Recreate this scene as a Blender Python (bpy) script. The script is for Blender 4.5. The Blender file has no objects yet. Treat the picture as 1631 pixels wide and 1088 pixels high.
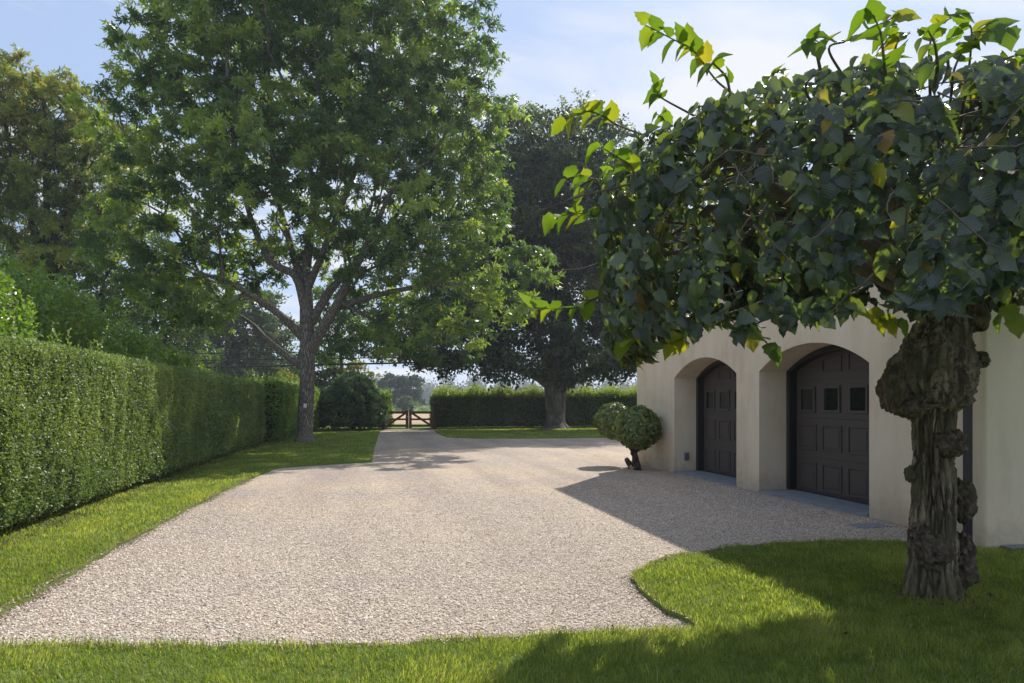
import bpy, math, random
import numpy as np
from mathutils import Vector, Matrix, noise
rng = np.random.default_rng(7)
random.seed(7)
R = math.radians
SC = bpy.context.scene
COL = SC.collection
# ------------------------------------------------------------------ camera
F = 1087.0; CX = 815.5; HY = 642.0; CAMH = 1.6; YAW = R(11.72)
cs, sn = math.cos(YAW), math.sin(YAW)
cd = bpy.data.cameras.new('camera'); cam = bpy.data.objects.new('camera', cd); COL.objects.link(cam)
cd.lens = 24.0; cd.sensor_width = 36.0; cd.shift_y = 0.0601; cd.clip_end = 3000; cd.clip_start = 0.05
cam.location = (0, 0, CAMH); cam.rotation_euler = (R(90), 0, -YAW)
SC.camera = cam
# ------------------------------------------------------------------ sky and sun
SUN_AZ = R(36.7); SUN_EL = R(42)
w = bpy.data.worlds.new('World'); SC.world = w; w.use_nodes = True
nt = w.node_tree; nt.nodes.clear()
def wn(t, **k):
    n = nt.nodes.new(t)
    for a, b in k.items(): setattr(n, a, b)
    return n
sky = wn('ShaderNodeTexSky', sky_type='NISHITA', sun_disc=False, sun_elevation=SUN_EL, sun_rotation=SUN_AZ, altitude=0, air_density=1.0, dust_density=0.6, ozone_density=1.6)
tc = wn('ShaderNodeTexCoord'); sep = wn('ShaderNodeSeparateXYZ'); nt.links.new(tc.outputs['Generated'], sep.inputs[0])
zz = wn('ShaderNodeMath', operation='MAXIMUM'); zz.inputs[1].default_value = 0.0; nt.links.new(sep.outputs[2], zz.inputs[0])
za = wn('ShaderNodeMath', operation='ADD'); za.inputs[1].default_value = 0.12; nt.links.new(zz.outputs[0], za.inputs[0])
dx = wn('ShaderNodeMath', operation='DIVIDE'); dy = wn('ShaderNodeMath', operation='DIVIDE')
for i, d in enumerate((dx, dy)):
    nt.links.new(sep.outputs[i], d.inputs[0]); nt.links.new(za.outputs[0], d.inputs[1])
cmb = wn('ShaderNodeCombineXYZ'); nt.links.new(dx.outputs[0], cmb.inputs[0]); nt.links.new(dy.outputs[0], cmb.inputs[1])
mp = wn('ShaderNodeMapping'); mp.inputs['Rotation'].default_value = (0, 0, 0.5); mp.inputs['Scale'].default_value = (0.55, 1.3, 1)
mp.inputs['Location'].default_value = (3.1, 5.3, 0)
nt.links.new(cmb.outputs[0], mp.inputs[0])
nz = wn('ShaderNodeTexNoise'); nz.inputs['Scale'].default_value = 1.5; nz.inputs['Detail'].default_value = 7; nz.inputs['Roughness'].default_value = 0.52; nz.inputs['Distortion'].default_value = 0.6
nt.links.new(mp.outputs[0], nz.inputs['Vector'])
cr = wn('ShaderNodeValToRGB'); cr.color_ramp.elements[0].position = 0.46; cr.color_ramp.elements[1].position = 0.63
cr.color_ramp.elements[0].color = (0, 0, 0, 1); cr.color_ramp.elements[1].color = (0.9, 0.9, 0.9, 1)
nt.links.new(nz.outputs[0], cr.inputs[0])
mx = wn('ShaderNodeMixRGB'); mx.inputs['Color2'].default_value = (2.55, 2.58, 2.62, 1)
mb_ = wn('ShaderNodeMixRGB'); mb_.inputs[0].default_value = 0.90; mb_.inputs['Color2'].default_value = (1.18, 1.50, 2.18, 1)
nt.links.new(sky.outputs[0], mb_.inputs['Color1'])
nt.links.new(cr.outputs[0], mx.inputs[0]); nt.links.new(mb_.outputs[0], mx.inputs['Color1'])
bg = wn('ShaderNodeBackground'); bg.inputs[1].default_value = 0.15
out = wn('ShaderNodeOutputWorld'); nt.links.new(mx.outputs[0], bg.inputs[0]); nt.links.new(bg.outputs[0], out.inputs[0])
sl = bpy.data.lights.new('sun', 'SUN'); sl.energy = 2.55; sl.angle = R(0.53); sl.color = (1.0, 0.95, 0.86)
so = bpy.data.objects.new('sun', sl); COL.objects.link(so)
sdir = Vector((math.sin(SUN_AZ)*math.cos(SUN_EL), math.cos(SUN_AZ)*math.cos(SUN_EL), math.sin(SUN_EL)))
so.rotation_euler = sdir.to_track_quat('Z', 'Y').to_euler(); so.location = (20, 30, 60)
SC.view_settings.view_transform = 'Standard'; SC.view_settings.look = 'None'; SC.view_settings.gamma = 1
SC.view_settings.exposure = 1.28
SC.cycles.max_bounces = 8; SC.cycles.transparent_max_bounces = 4; SC.cycles.diffuse_bounces = 3; SC.cycles.glossy_bounces = 3
SC.cycles.transmission_bounces = 4; SC.cycles.volume_bounces = 0

def wp(px, py, zc):
    """real position of a point seen in direction px,py at depth zc"""
    u = (px-CX)/F
    return np.array((zc*(u*cs+sn), zc*(cs-u*sn), CAMH+(HY-py)/F*zc))
def gp(px, py):
    return wp(px, py, F*CAMH/(py-HY))
# ------------------------------------------------------------------ object helpers
def tag(o, label=None, cat=None, group=None, kind=None):
    if label: o['label'] = label
    if cat: o['category'] = cat
    if group: o['group'] = group
    if kind: o['kind'] = kind
    return o
def empty(name, loc, label, cat, group=None, rz=0):
    o = bpy.data.objects.new(name, None); COL.objects.link(o); o.location = loc; o.rotation_euler = (0, 0, rz)
    o.empty_display_size = 0.2
    return tag(o, label, cat, group)
def link(name, me, mat, parent=None, world=True):
    o = bpy.data.objects.new(name, me); COL.objects.link(o)
    if mat: me.materials.append(mat)
    if parent:
        o.parent = parent
        if world: o.matrix_parent_inverse = (Matrix.Translation(parent.location) @ parent.rotation_euler.to_matrix().to_4x4()).inverted()
    return o
def np_mesh(name, V, F_, smooth=False, attrs=None):
    """V (n,3); F_ (m,k) array with constant k"""
    me = bpy.data.meshes.new(name); V = np.asarray(V, np.float32); F_ = np.asarray(F_, np.int32)
    me.vertices.add(len(V)); me.vertices.foreach_set('co', V.ravel())
    k = F_.shape[1]
    me.loops.add(F_.size); me.loops.foreach_set('vertex_index', F_.ravel())
    me.polygons.add(len(F_)); me.polygons.foreach_set('loop_start', np.arange(0, F_.size, k, dtype=np.int32))
    if smooth: me.polygons.foreach_set('use_smooth', np.ones(len(F_), bool))
    for nm, (typ, arr) in (attrs or {}).items():
        a = me.attributes.new(nm, typ, 'POINT')
        a.data.foreach_set('value' if typ == 'FLOAT' else 'vector', np.asarray(arr, np.float32).ravel())
    me.update(calc_edges=True)
    return me
class MB:
    def __init__(s): s.v = []; s.f = []
    def add(s, vs, fs):
        b = len(s.v); s.v += [tuple(v) for v in vs]; s.f += [tuple(b+i for i in f) for f in fs]
    def box(s, x0, x1, y0, y1, z0, z1):
        s.add([(x0,y0,z0),(x1,y0,z0),(x1,y1,z0),(x0,y1,z0),(x0,y0,z1),(x1,y0,z1),(x1,y1,z1),(x0,y1,z1)],
              [(0,3,2,1),(4,5,6,7),(0,1,5,4),(1,2,6,5),(2,3,7,6),(3,0,4,7)])
    def bar(s, p, q, a, b, up=(0,0,1)):
        p = Vector(p); q = Vector(q); d = (q-p).normalized(); n = Vector(up).cross(d).normalized(); m = d.cross(n)
        vs = []
        for c in (p, q):
            for i, j in ((-1,-1),(1,-1),(1,1),(-1,1)): vs.append(c+n*(i*a/2)+m*(j*b/2))
        s.add(vs, [(0,3,2,1),(4,5,6,7),(0,1,5,4),(1,2,6,5),(2,3,7,6),(3,0,4,7)])
    def cyl(s, p, q, r0, r1, n=12):
        p = Vector(p); q = Vector(q); d = (q-p).normalized(); a = d.orthogonal().normalized(); b = d.cross(a)
        vs = [];
        for c, r in ((p, r0), (q, r1)):
            for i in range(n): t = 2*math.pi*i/n; vs.append(c+a*(r*math.cos(t))+b*(r*math.sin(t)))
        s.add(vs, [(i, (i+1) % n, n+(i+1) % n, n+i) for i in range(n)]+[tuple(range(n))[::-1], tuple(range(n, 2*n))])
    def prism(s, poly, z0, z1):
        n = len(poly)
        s.add([(x, y, z0) for x, y in poly]+[(x, y, z1) for x, y in poly],
              [tuple(range(n))[::-1], tuple(range(n, 2*n))]+[(i, (i+1) % n, n+(i+1) % n, n+i) for i in range(n)])
    def build(s, name, mat, parent=None, bevel=0, smooth=False):
        me = bpy.data.meshes.new(name); me.from_pydata(s.v, [], s.f); me.update()
        if smooth: me.polygons.foreach_set('use_smooth', [True]*len(me.polygons))
        o = link(name, me, mat, parent)
        if bevel:
            m = o.modifiers.new('bevel', 'BEVEL'); m.width = bevel; m.segments = 2; m.limit_method = 'ANGLE'
        return o
# ------------------------------------------------------------------ materials
def mat(name):
    m = bpy.data.materials.new(name); m.use_nodes = True; n = m.node_tree; n.nodes.clear()
    o = n.nodes.new('ShaderNodeOutputMaterial')
    def N(t, ins=None, **k):
        q = n.nodes.new(t)
        for a, b in k.items(): setattr(q, a, b)
        for a, b in (ins or {}).items():
            if isinstance(b, bpy.types.NodeSocket): n.links.new(b, q.inputs[a])
            else: q.inputs[a].default_value = b
        return q
    return m, N, n, o
def ramp(N, fac, stops, interp='LINEAR'):
    r = N('ShaderNodeValToRGB', {0: fac}); r.color_ramp.interpolation = interp
    e = r.color_ramp.elements
    while len(e) < len(stops): e.new(0.5)
    for q, (p, c) in zip(e, stops): q.position = p; q.color = tuple(c)+(1,)
    return r.outputs[0]
def leaf_mat(name, stops, tcol, trans=0.4, rough=0.45, spec=0.4, veins=False):
    m, N, n, o = mat(name)
    a = N('ShaderNodeAttribute', attribute_name='rnd')
    c = ramp(N, a.outputs['Fac'], stops)
    mult = N('ShaderNodeMixRGB', {0: 1.0, 1: c, 2: tcol+(1,)}, blend_type='MULTIPLY')
    nrm = None
    if veins:
        uv = N('ShaderNodeAttribute', attribute_name='luv'); s = N('ShaderNodeSeparateXYZ', {0: uv.outputs['Vector']})
        av = N('ShaderNodeMath', {0: s.outputs[1]}, operation='ABSOLUTE')
        t = N('ShaderNodeMath', {0: av.outputs[0], 1: 0.45}, operation='MULTIPLY')
        t2 = N('ShaderNodeMath', {0: s.outputs[0], 1: t.outputs[0]}, operation='SUBTRACT')
        t3 = N('ShaderNodeMath', {0: t2.outputs[0], 1: 70.0}, operation='MULTIPLY')
        w_ = N('ShaderNodeMath', {0: t3.outputs[0]}, operation='SINE')
        nzz = N('ShaderNodeTexNoise', {'Scale': 60.0, 'Detail': 2.0})
        ad = N('ShaderNodeMath', {0: w_.outputs[0], 1: nzz.outputs[0]}, operation='ADD')
        b = N('ShaderNodeBump', {'Height': ad.outputs[0], 'Strength': 0.4, 'Distance': 0.003}); nrm = b.outputs[0]
    p = N('ShaderNodeBsdfPrincipled', {'Base Color': c, 'Roughness': rough, 'Specular IOR Level': spec})
    tr = N('ShaderNodeBsdfTranslucent', {'Color': mult.outputs[0]})
    if nrm: n.links.new(nrm, p.inputs['Normal'])
    x = N('ShaderNodeMixShader', {0: trans, 1: p.outputs[0], 2: tr.outputs[0]})
    n.links.new(x.outputs[0], o.inputs[0])
    return m
def bark_mat(name, c0, c1, scale=6.0, stretch=0.18, bump=0.6, moss=None, dist=0.03, plates=True):
    m, N, n, o = mat(name)
    t = N('ShaderNodeTexCoord'); mp_ = N('ShaderNodeMapping', {0: t.outputs['Object'], 'Scale': (1, 1, stretch)})
    nz_ = N('ShaderNodeTexNoise', {'Vector': mp_.outputs[0], 'Scale': scale*2.2, 'Detail': 8.0, 'Roughness': 0.65})
    vo = N('ShaderNodeTexVoronoi', {'Vector': mp_.outputs[0], 'Scale': scale*3.0}, feature='DISTANCE_TO_EDGE')
    k = N('ShaderNodeMath', {0: vo.outputs[0], 1: 3.0}, operation='MULTIPLY', use_clamp=True)
    h = N('ShaderNodeMath', {0: k.outputs[0] if plates else 0.9, 1: nz_.outputs[0]}, operation='MULTIPLY')
    c = ramp(N, h.outputs[0], [(0.05 if plates else 0.28, [q*0.45 for q in c0]), (0.3 if plates else .42, c0), (0.7 if plates else .62, c1)])
    if moss:
        n2 = N('ShaderNodeTexNoise', {'Vector': t.outputs['Object'], 'Scale': 3.5, 'Detail': 5.0})
        f = ramp(N, n2.outputs[0], [(0.45, (0, 0, 0)), (0.65, (0.7, 0.7, 0.7))])
        mm = N('ShaderNodeMixRGB', {0: f, 1: c, 2: moss+(1,)}); c = mm.outputs[0]
    b = N('ShaderNodeBump', {'Height': h.outputs[0], 'Strength': bump, 'Distance': dist})
    p = N('ShaderNodeBsdfPrincipled', {'Base Color': c, 'Roughness': 0.9, 'Specular IOR Level': 0.2, 'Normal': b.outputs[0]})
    n.links.new(p.outputs[0], o.inputs[0]); return m
def plain(name, col, rough=0.6, spec=0.5, nscale=8.0, var=0.15, bump=0.1, dist=0.005, metal=0.0, stretch=(1, 1, 1)):
    m, N, n, o = mat(name)
    t = N('ShaderNodeTexCoord'); mp_ = N('ShaderNodeMapping', {0: t.outputs['Object'], 'Scale': stretch})
    nz_ = N('ShaderNodeTexNoise', {'Vector': mp_.outputs[0], 'Scale': nscale, 'Detail': 8.0, 'Roughness': 0.6})
    c = ramp(N, nz_.outputs[0], [(0.3, [q*(1-var) for q in col]), (0.7, [min(1, q*(1+var)) for q in col])])
    b = N('ShaderNodeBump', {'Height': nz_.outputs[0], 'Strength': bump, 'Distance': dist})
    p = N('ShaderNodeBsdfPrincipled', {'Base Color': c, 'Roughness': rough, 'Specular IOR Level': spec, 'Normal': b.outputs[0], 'Metallic': metal})
    n.links.new(p.outputs[0], o.inputs[0]); return m
def stucco():
    m, N, n, o = mat('stucco')
    t = N('ShaderNodeTexCoord')
    a = N('ShaderNodeTexNoise', {'Vector': t.outputs['Object'], 'Scale': 1.3, 'Detail': 6.0, 'Roughness': 0.6})
    st = N('ShaderNodeMapping', {0: t.outputs['Object'], 'Scale': (1.5, 1.5, 0.35)})
    a2 = N('ShaderNodeTexNoise', {'Vector': st.outputs[0], 'Scale': 2.0, 'Detail': 5.0})
    s = N('ShaderNodeMath', {0: a.outputs[0], 1: a2.outputs[0]}, operation='ADD')
    c = ramp(N, N('ShaderNodeMath', {0: s.outputs[0], 1: 0.5}, operation='MULTIPLY').outputs[0],
             [(0.33, (0.57, 0.47, 0.34)), (0.5, (0.69, 0.58, 0.435)), (0.67, (0.74, 0.64, 0.495))])
    sz = N('ShaderNodeSeparateXYZ', {0: N('ShaderNodeNewGeometry').outputs['Position']})
    dn = N('ShaderNodeTexNoise', {'Vector': t.outputs['Object'], 'Scale': 7.0, 'Detail': 6.0, 'Roughness': 0.7})
    dh = N('ShaderNodeMath', {0: dn.outputs[0], 1: 0.75}, operation='MULTIPLY'); dd = N('ShaderNodeMath', {0: dh.outputs[0], 1: sz.outputs[2]}, operation='SUBTRACT')
    df = ramp(N, dd.outputs[0], [(0.0, (0, 0, 0)), (0.35, (0.55, 0.55, 0.55))])
    c = N('ShaderNodeMixRGB', {0: df, 1: c, 2: (0.36, 0.29, 0.21, 1)}).outputs[0]
    f = N('ShaderNodeTexNoise', {'Vector': t.outputs['Object'], 'Scale': 90.0, 'Detail': 4.0, 'Roughness': 0.7})
    g = N('ShaderNodeTexNoise', {'Vector': t.outputs['Object'], 'Scale': 9.0, 'Detail': 4.0, 'Roughness': 0.6})
    hh = N('ShaderNodeMath', {0: g.outputs[0], 1: 2.5}, operation='MULTIPLY'); h2 = N('ShaderNodeMath', {0: hh.outputs[0], 1: f.outputs[0]}, operation='ADD')
    b = N('ShaderNodeBump', {'Height': h2.outputs[0], 'Strength': 0.35, 'Distance': 0.006})
    p = N('ShaderNodeBsdfPrincipled', {'Base Color': c, 'Roughness': 0.92, 'Specular IOR Level': 0.15, 'Normal': b.outputs[0]})
    n.links.new(p.outputs[0], o.inputs[0]); return m
def gravel_mat():
    m, N, n, o = mat('gravel')
    t = N('ShaderNodeTexCoord')
    v = N('ShaderNodeTexVoronoi', {'Vector': t.outputs['Object'], 'Scale': 78.0, 'Randomness': 1.0})
    s = N('ShaderNodeSeparateColor', {0: v.outputs['Color']})
    c = ramp(N, s.outputs[0], [(0.0, (0.20, 0.165, 0.135)), (0.25, (0.40, 0.34, 0.285)), (0.55, (0.56, 0.485, 0.41)), (0.8, (0.70, 0.64, 0.57)), (1.0, (0.48, 0.34, 0.23))])
    big = N('ShaderNodeTexNoise', {'Vector': t.outputs['Object'], 'Scale': 0.35, 'Detail': 5.0, 'Roughness': 0.6})
    tint = ramp(N, big.outputs[0], [(0.4, (0.84, 0.82, 0.83)), (0.6, (1.0, 0.94, 0.84))])
    mm = N('ShaderNodeMixRGB', {0: 1.0, 1: c, 2: tint}, blend_type='MULTIPLY')
    med = N('ShaderNodeTexNoise', {'Vector': t.outputs['Object'], 'Scale': 7.0, 'Detail': 5.0, 'Roughness': 0.7})
    t2 = ramp(N, med.outputs[0], [(0.3, (0.70, 0.67, 0.64)), (0.5, (1.0, 1.0, 1.0))])
    m3 = N('ShaderNodeMixRGB', {0: 1.0, 1: mm.outputs[0], 2: t2}, blend_type='MULTIPLY')
    tm = N('ShaderNodeMapping', {0: t.outputs['Object'], 'Scale': (1.1, .10, 1)})
    tn = N('ShaderNodeTexNoise', {'Vector': tm.outputs[0], 'Scale': 1.0, 'Detail': 3.0})
    tt = ramp(N, tn.outputs[0], [(0.40, (0.86, 0.84, 0.84)), (0.56, (1.0, 0.99, 0.97))])
    m3 = N('ShaderNodeMixRGB', {0: 1.0, 1: m3.outputs[0], 2: tt}, blend_type='MULTIPLY')
    h = N('ShaderNodeMath', {0: 1.0, 1: v.outputs['Distance']}, operation='SUBTRACT')
    b = N('ShaderNodeBump', {'Height': h.outputs[0], 'Strength': 0.7, 'Distance': 0.010})
    bb = N('ShaderNodeBump', {'Height': med.outputs[0], 'Strength': 0.6, 'Distance': 0.05, 'Normal': b.outputs[0]})
    p = N('ShaderNodeBsdfPrincipled', {'Base Color': m3.outputs[0], 'Roughness': 0.9, 'Specular IOR Level': 0.2, 'Normal': bb.outputs[0]})
    n.links.new(p.outputs[0], o.inputs[0]); return m
def ground_mat(name, stops, s1=0.6, s2=14.0, bump=0.5, dist=0.02):
    m, N, n, o = mat(name)
    t = N('ShaderNodeTexCoord')
    a = N('ShaderNodeTexNoise', {'Vector': t.outputs['Object'], 'Scale': s1, 'Detail': 6.0, 'Roughness': 0.6})
    b_ = N('ShaderNodeTexNoise', {'Vector': t.outputs['Object'], 'Scale': s2, 'Detail': 6.0, 'Roughness': 0.75})
    s = N('ShaderNodeMath', {0: a.outputs[0], 1: b_.outputs[0]}, operation='ADD'); h = N('ShaderNodeMath', {0: s.outputs[0], 1: 0.5}, operation='MULTIPLY')
    c = ramp(N, h.outputs[0], stops)
    b = N('ShaderNodeBump', {'Height': b_.outputs[0], 'Strength': bump, 'Distance': dist})
    p = N('ShaderNodeBsdfPrincipled', {'Base Color': c, 'Roughness': 0.95, 'Specular IOR Level': 0.15, 'Normal': b.outputs[0]})
    n.links.new(p.outputs[0], o.inputs[0]); return m
def attr_mat(name, stops, rough=0.85, spec=0.2):
    m, N, n, o = mat(name)
    a = N('ShaderNodeAttribute', attribute_name='rnd'); c = ramp(N, a.outputs['Fac'], stops)
    p = N('ShaderNodeBsdfPrincipled', {'Base Color': c, 'Roughness': rough, 'Specular IOR Level': spec})
    n.links.new(p.outputs[0], o.inputs[0]); return m
M_stucco = stucco(); M_gravel = gravel_mat()
M_lawn = ground_mat('lawn_soil', [(0.3, (0.08, 0.10, 0.025)), (0.5, (0.13, 0.18, 0.04)), (0.65, (0.18, 0.24, 0.06))])
M_field = ground_mat('field_soil', [(0.3, (0.30, 0.21, 0.13)), (0.5, (0.42, 0.30, 0.19)), (0.7, (0.36, 0.30, 0.15))], 0.08, 2.0)
M_meadow = ground_mat('meadow', [(0.3, (0.06, 0.12, 0.02)), (0.5, (0.14, 0.2, 0.04)), (0.7, (0.3, 0.28, 0.1))], 0.05, 1.0)
M_earth = ground_mat('earth', [(0.3, (0.02, 0.015, 0.01)), (0.7, (0.07, 0.05, 0.03))], 1.5, 20.0)
M_grass = leaf_mat('grass_blade', [(0, (0.12, 0.165, 0.035)), (0.5, (0.215, 0.275, 0.065)), (0.85, (0.35, 0.385, 0.125)), (0.95, (0.38, 0.34, 0.17)), (1, (0.5, 0.43, 0.26))], (1.6, 1.6, 0.6), 0.58, 0.5, 0.35)
M_stone = attr_mat('pebble', [(0.0, (0.20, 0.165, 0.14)), (0.25, (0.42, 0.35, 0.285)), (0.55, (0.58, 0.49, 0.40)), (0.85, (0.73, 0.66, 0.57)), (1.0, (0.5, 0.34, 0.22))])
M_bark = bark_mat('grey_bark', (0.21, 0.18, 0.155), (0.42, 0.375, 0.33), 7.0, 0.16, 0.8)
M_bark2 = bark_mat('beech_bark', (0.12, 0.105, 0.09), (0.25, 0.225, 0.20), 2.0, 0.4, 0.35, plates=False)
M_barkd = bark_mat('dark_bark', (0.055, 0.045, 0.038), (0.14, 0.115, 0.09), 5.0, 0.3, 0.6)
M_elmbark = bark_mat('elm_bark', (0.09, 0.07, 0.05), (0.44, 0.37, 0.275), 9.0, 0.12, 1.0, (0.13, 0.12, 0.07), 0.02, plates=False)
M_burl = bark_mat('burl_bark', (0.07, 0.053, 0.04), (0.22, 0.17, 0.12), 12.0, 0.6, 1.0, (0.09, 0.08, 0.045), 0.015, plates=False)
M_twig = plain('twig', (0.12, 0.095, 0.075), 0.85, 0.2, 20, 0.3)
M_door = plain('door_paint', (0.078, 0.065, 0.057), 0.45, 0.4, 6.0, 0.12, 0.12, 0.002, 0, (1, 1, 30))
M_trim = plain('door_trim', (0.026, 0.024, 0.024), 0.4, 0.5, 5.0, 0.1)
M_frame = plain('pane_frame', (0.075, 0.066, 0.06), 0.4, 0.5, 5.0, 0.1)
M_slate = plain('bluestone', (0.20, 0.225, 0.25), 0.7, 0.4, 5.0, 0.2, 0.2, 0.004)
M_pipe = plain('bronze_pipe', (0.03, 0.032, 0.038), 0.42, 0.5, 5.0, 0.2)
M_gate = plain('gate_wood', (0.13, 0.062, 0.034), 0.65, 0.3, 12.0, 0.25, 0.3, 0.004, 0, (1, 1, 1))
M_postm = plain('post_wood', (0.045, 0.026, 0.018), 0.8, 0.3, 12.0, 0.3)
M_metal = plain('galvanised', (0.55, 0.55, 0.55), 0.35, 0.5, 10, 0.1, 0.05, 0.002, 0.8)
M_lamp = plain('lamp_bronze', (0.06, 0.055, 0.05), 0.5, 0.5, 10, 0.2)
M_box = plain('outlet_grey', (0.10, 0.12, 0.14), 0.5, 0.5, 10, 0.1)
M_wire = plain('black_cable', (0.015, 0.016, 0.02), 0.5, 0.4, 10, 0.1)
M_cap = plain('coping', (0.34, 0.31, 0.27), 0.8, 0.2, 6, 0.15)
M_white = plain('white_tag', (0.7, 0.7, 0.68), 0.5, 0.4, 10, 0.05)
gm, N_, n_, o_ = mat('window_glass')
g1 = N_('ShaderNodeBsdfPrincipled', {'Base Color': (0.012, 0.014, 0.013, 1), 'Roughness': 0.03, 'Specular IOR Level': 0.9})
n_.links.new(g1.outputs[0], o_.inputs[0]); M_glass = gm

# ------------------------------------------------------------------ leaves
def unit(a): return a/np.maximum(np.linalg.norm(a, axis=-1, keepdims=True), 1e-9)
T_DIAMOND = (np.array([(0,0,0),(.45,.30,.05),(1,0,0),(.45,-.30,.05)]), np.array([(0,3,2,1)]))
T_QUAD2 = (np.array([(0,0,0),(.5,.32,.10),(1,0,-.05),(.5,-.32,.10),(.5,0,0)]), np.array([(0,4,2,1),(0,3,2,4)]))
# three-lobed leaf as three quads
def _star():
    v = [(0,0,0)]; f = []
    for a, l in ((0, 1.0), (1.0, .8), (-1.0, .8)):
        c, s = math.cos(a), math.sin(a); b = len(v)
        for u, q in ((.45, .17), (1, 0), (.45, -.17)):
            v.append(((u*c-q*s)*l, (u*s+q*c)*l, -.12*u*abs(a)))
        f.append((0, b+2, b+1, b))
    return np.array(v), np.array(f)
T_STAR = _star()
def _elm():
    nu, v, f = 8, [], []
    prof = [0.12, .29, .36, .37, .33, .26, .13, 0.0]
    ser = [0, .05, -.02, .05, -.02, .05, -.01, 0]
    for i in range(nu):
        u = i/(nu-1)
        for j, q in enumerate((-1, -.5, 0, .5, 1)):
            wdt = prof[i]*q + (ser[i]*q if abs(q) == 1 else 0)
            uu = u - (0.07*abs(q) if 0 < i < nu-1 else 0) + (.05 if (abs(q) == 1 and i % 2 == 0 and i) else 0)
            v.append((uu, wdt, abs(q)*prof[i]*0.42 - .30*u*u + .02*math.sin(7*u+3*q)))
    for i in range(nu-1):
        for j in range(4):
            a = i*5+j; f.append((a, a+5, a+6, a+1))
    return np.array(v), np.array(f)
T_ELM = _elm()
def leaves(name, P, A, Nn, S, T, mt, parent, rnd=None, smooth=False, luv=False, curl=None):
    A = unit(A); B = unit(np.cross(Nn, A)); Nn = np.cross(A, B)
    tv, tf = T; n = len(P); k = len(tv)
    S = np.asarray(S)[:, None, None]
    V = P[:, None, :] + S*(tv[None, :, 0:1]*A[:, None, :]+tv[None, :, 1:2]*B[:, None, :]+tv[None, :, 2:3]*(1 if curl is None else curl[:, None, None])*Nn[:, None, :])
    Fa = (np.arange(n)[:, None, None]*k+tf[None]).reshape(-1, tf.shape[1])
    if rnd is None: rnd = rng.random(n)
    at = {'rnd': ('FLOAT', np.repeat(rnd, k))}
    if luv: at['luv'] = ('FLOAT_VECTOR', np.tile(tv, (n, 1)))
    return link(name, np_mesh(name, V.reshape(-1, 3), Fa, smooth, at), mt, parent)
# ------------------------------------------------------------------ branches
def tube_verts(path, radii, sides=8, rough=0.0, seed=0):
    path = [Vector(p) for p in path]; V = []; Fs = []; a = None
    for i, p in enumerate(path):
        d = (path[min(i+1, len(path)-1)]-path[max(i-1, 0)]).normalized()
        if a is None: a = d.orthogonal().normalized()
        a = (a-d*a.dot(d)).normalized(); b = d.cross(a)
        for j in range(sides):
            t = 2*math.pi*j/sides; r = radii[i]
            if rough:
                q = Vector((math.cos(t)*2, math.sin(t)*2, i*.25+seed)); r *= 1+rough*noise.noise(q)
            V.append(p+a*(r*math.cos(t))+b*(r*math.sin(t)))
    for i in range(len(path)-1):
        for j in range(sides):
            Fs.append((i*sides+j, i*sides+(j+1) % sides, (i+1)*sides+(j+1) % sides, (i+1)*sides+j))
    return V, Fs
def smooth_path(pts, sub=4):
    """Catmull-Rom through (x,y,z,r)"""
    P = np.array(pts, float); P = np.vstack([2*P[0]-P[1], P, 2*P[-1]-P[-2]]); outp = []
    for i in range(1, len(P)-2):
        for s in range(sub):
            t = s/sub
            outp.append(0.5*((2*P[i])+(-P[i-1]+P[i+1])*t+(2*P[i-1]-5*P[i]+4*P[i+1]-P[i+2])*t*t+(-P[i-1]+3*P[i]-3*P[i+1]+P[i+2])*t**3))
    outp.append(P[-2]); return np.array(outp)
class Quads:
    def __init__(s): s.V = []; s.F = []; s.n = 0
    def add(s, V, Fs):
        s.V.append(np.array([tuple(v) for v in V], float)); s.F.append(np.array(Fs, int)+s.n); s.n += len(V)
    def build(s, name, mt, parent=None, smooth=True):
        return link(name, np_mesh(name, np.vstack(s.V), np.vstack(s.F), smooth), mt, parent)
def clumps_from(blobs, spacing, seed, shell=0.55):
    """blobs: (centre xyz, (rx,ry,rz)); returns clump centres with rough Poisson spacing"""
    g = np.random.default_rng(seed); outp = np.zeros((0, 3))
    for c, r in blobs:
        c = np.asarray(c); r = np.asarray(r, float); vol = 4.19*r[0]*r[1]*r[2]
        n = int(vol/spacing**3*2.2)+4
        d = unit(g.normal(size=(n, 3))); rad = g.random(n)**(1/3*shell)
        # uneven surface
        wob = 1+0.16*np.sin(d[:, 0]*5+seed)*np.cos(d[:, 2]*6+seed*2)
        cand = c+d*(rad*wob)[:, None]*r
        for q in cand:
            if len(outp) == 0 or np.min(np.sum((outp-q)**2, 1)) > (spacing*0.62)**2: outp = np.vstack([outp, q])
    return outp
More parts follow.
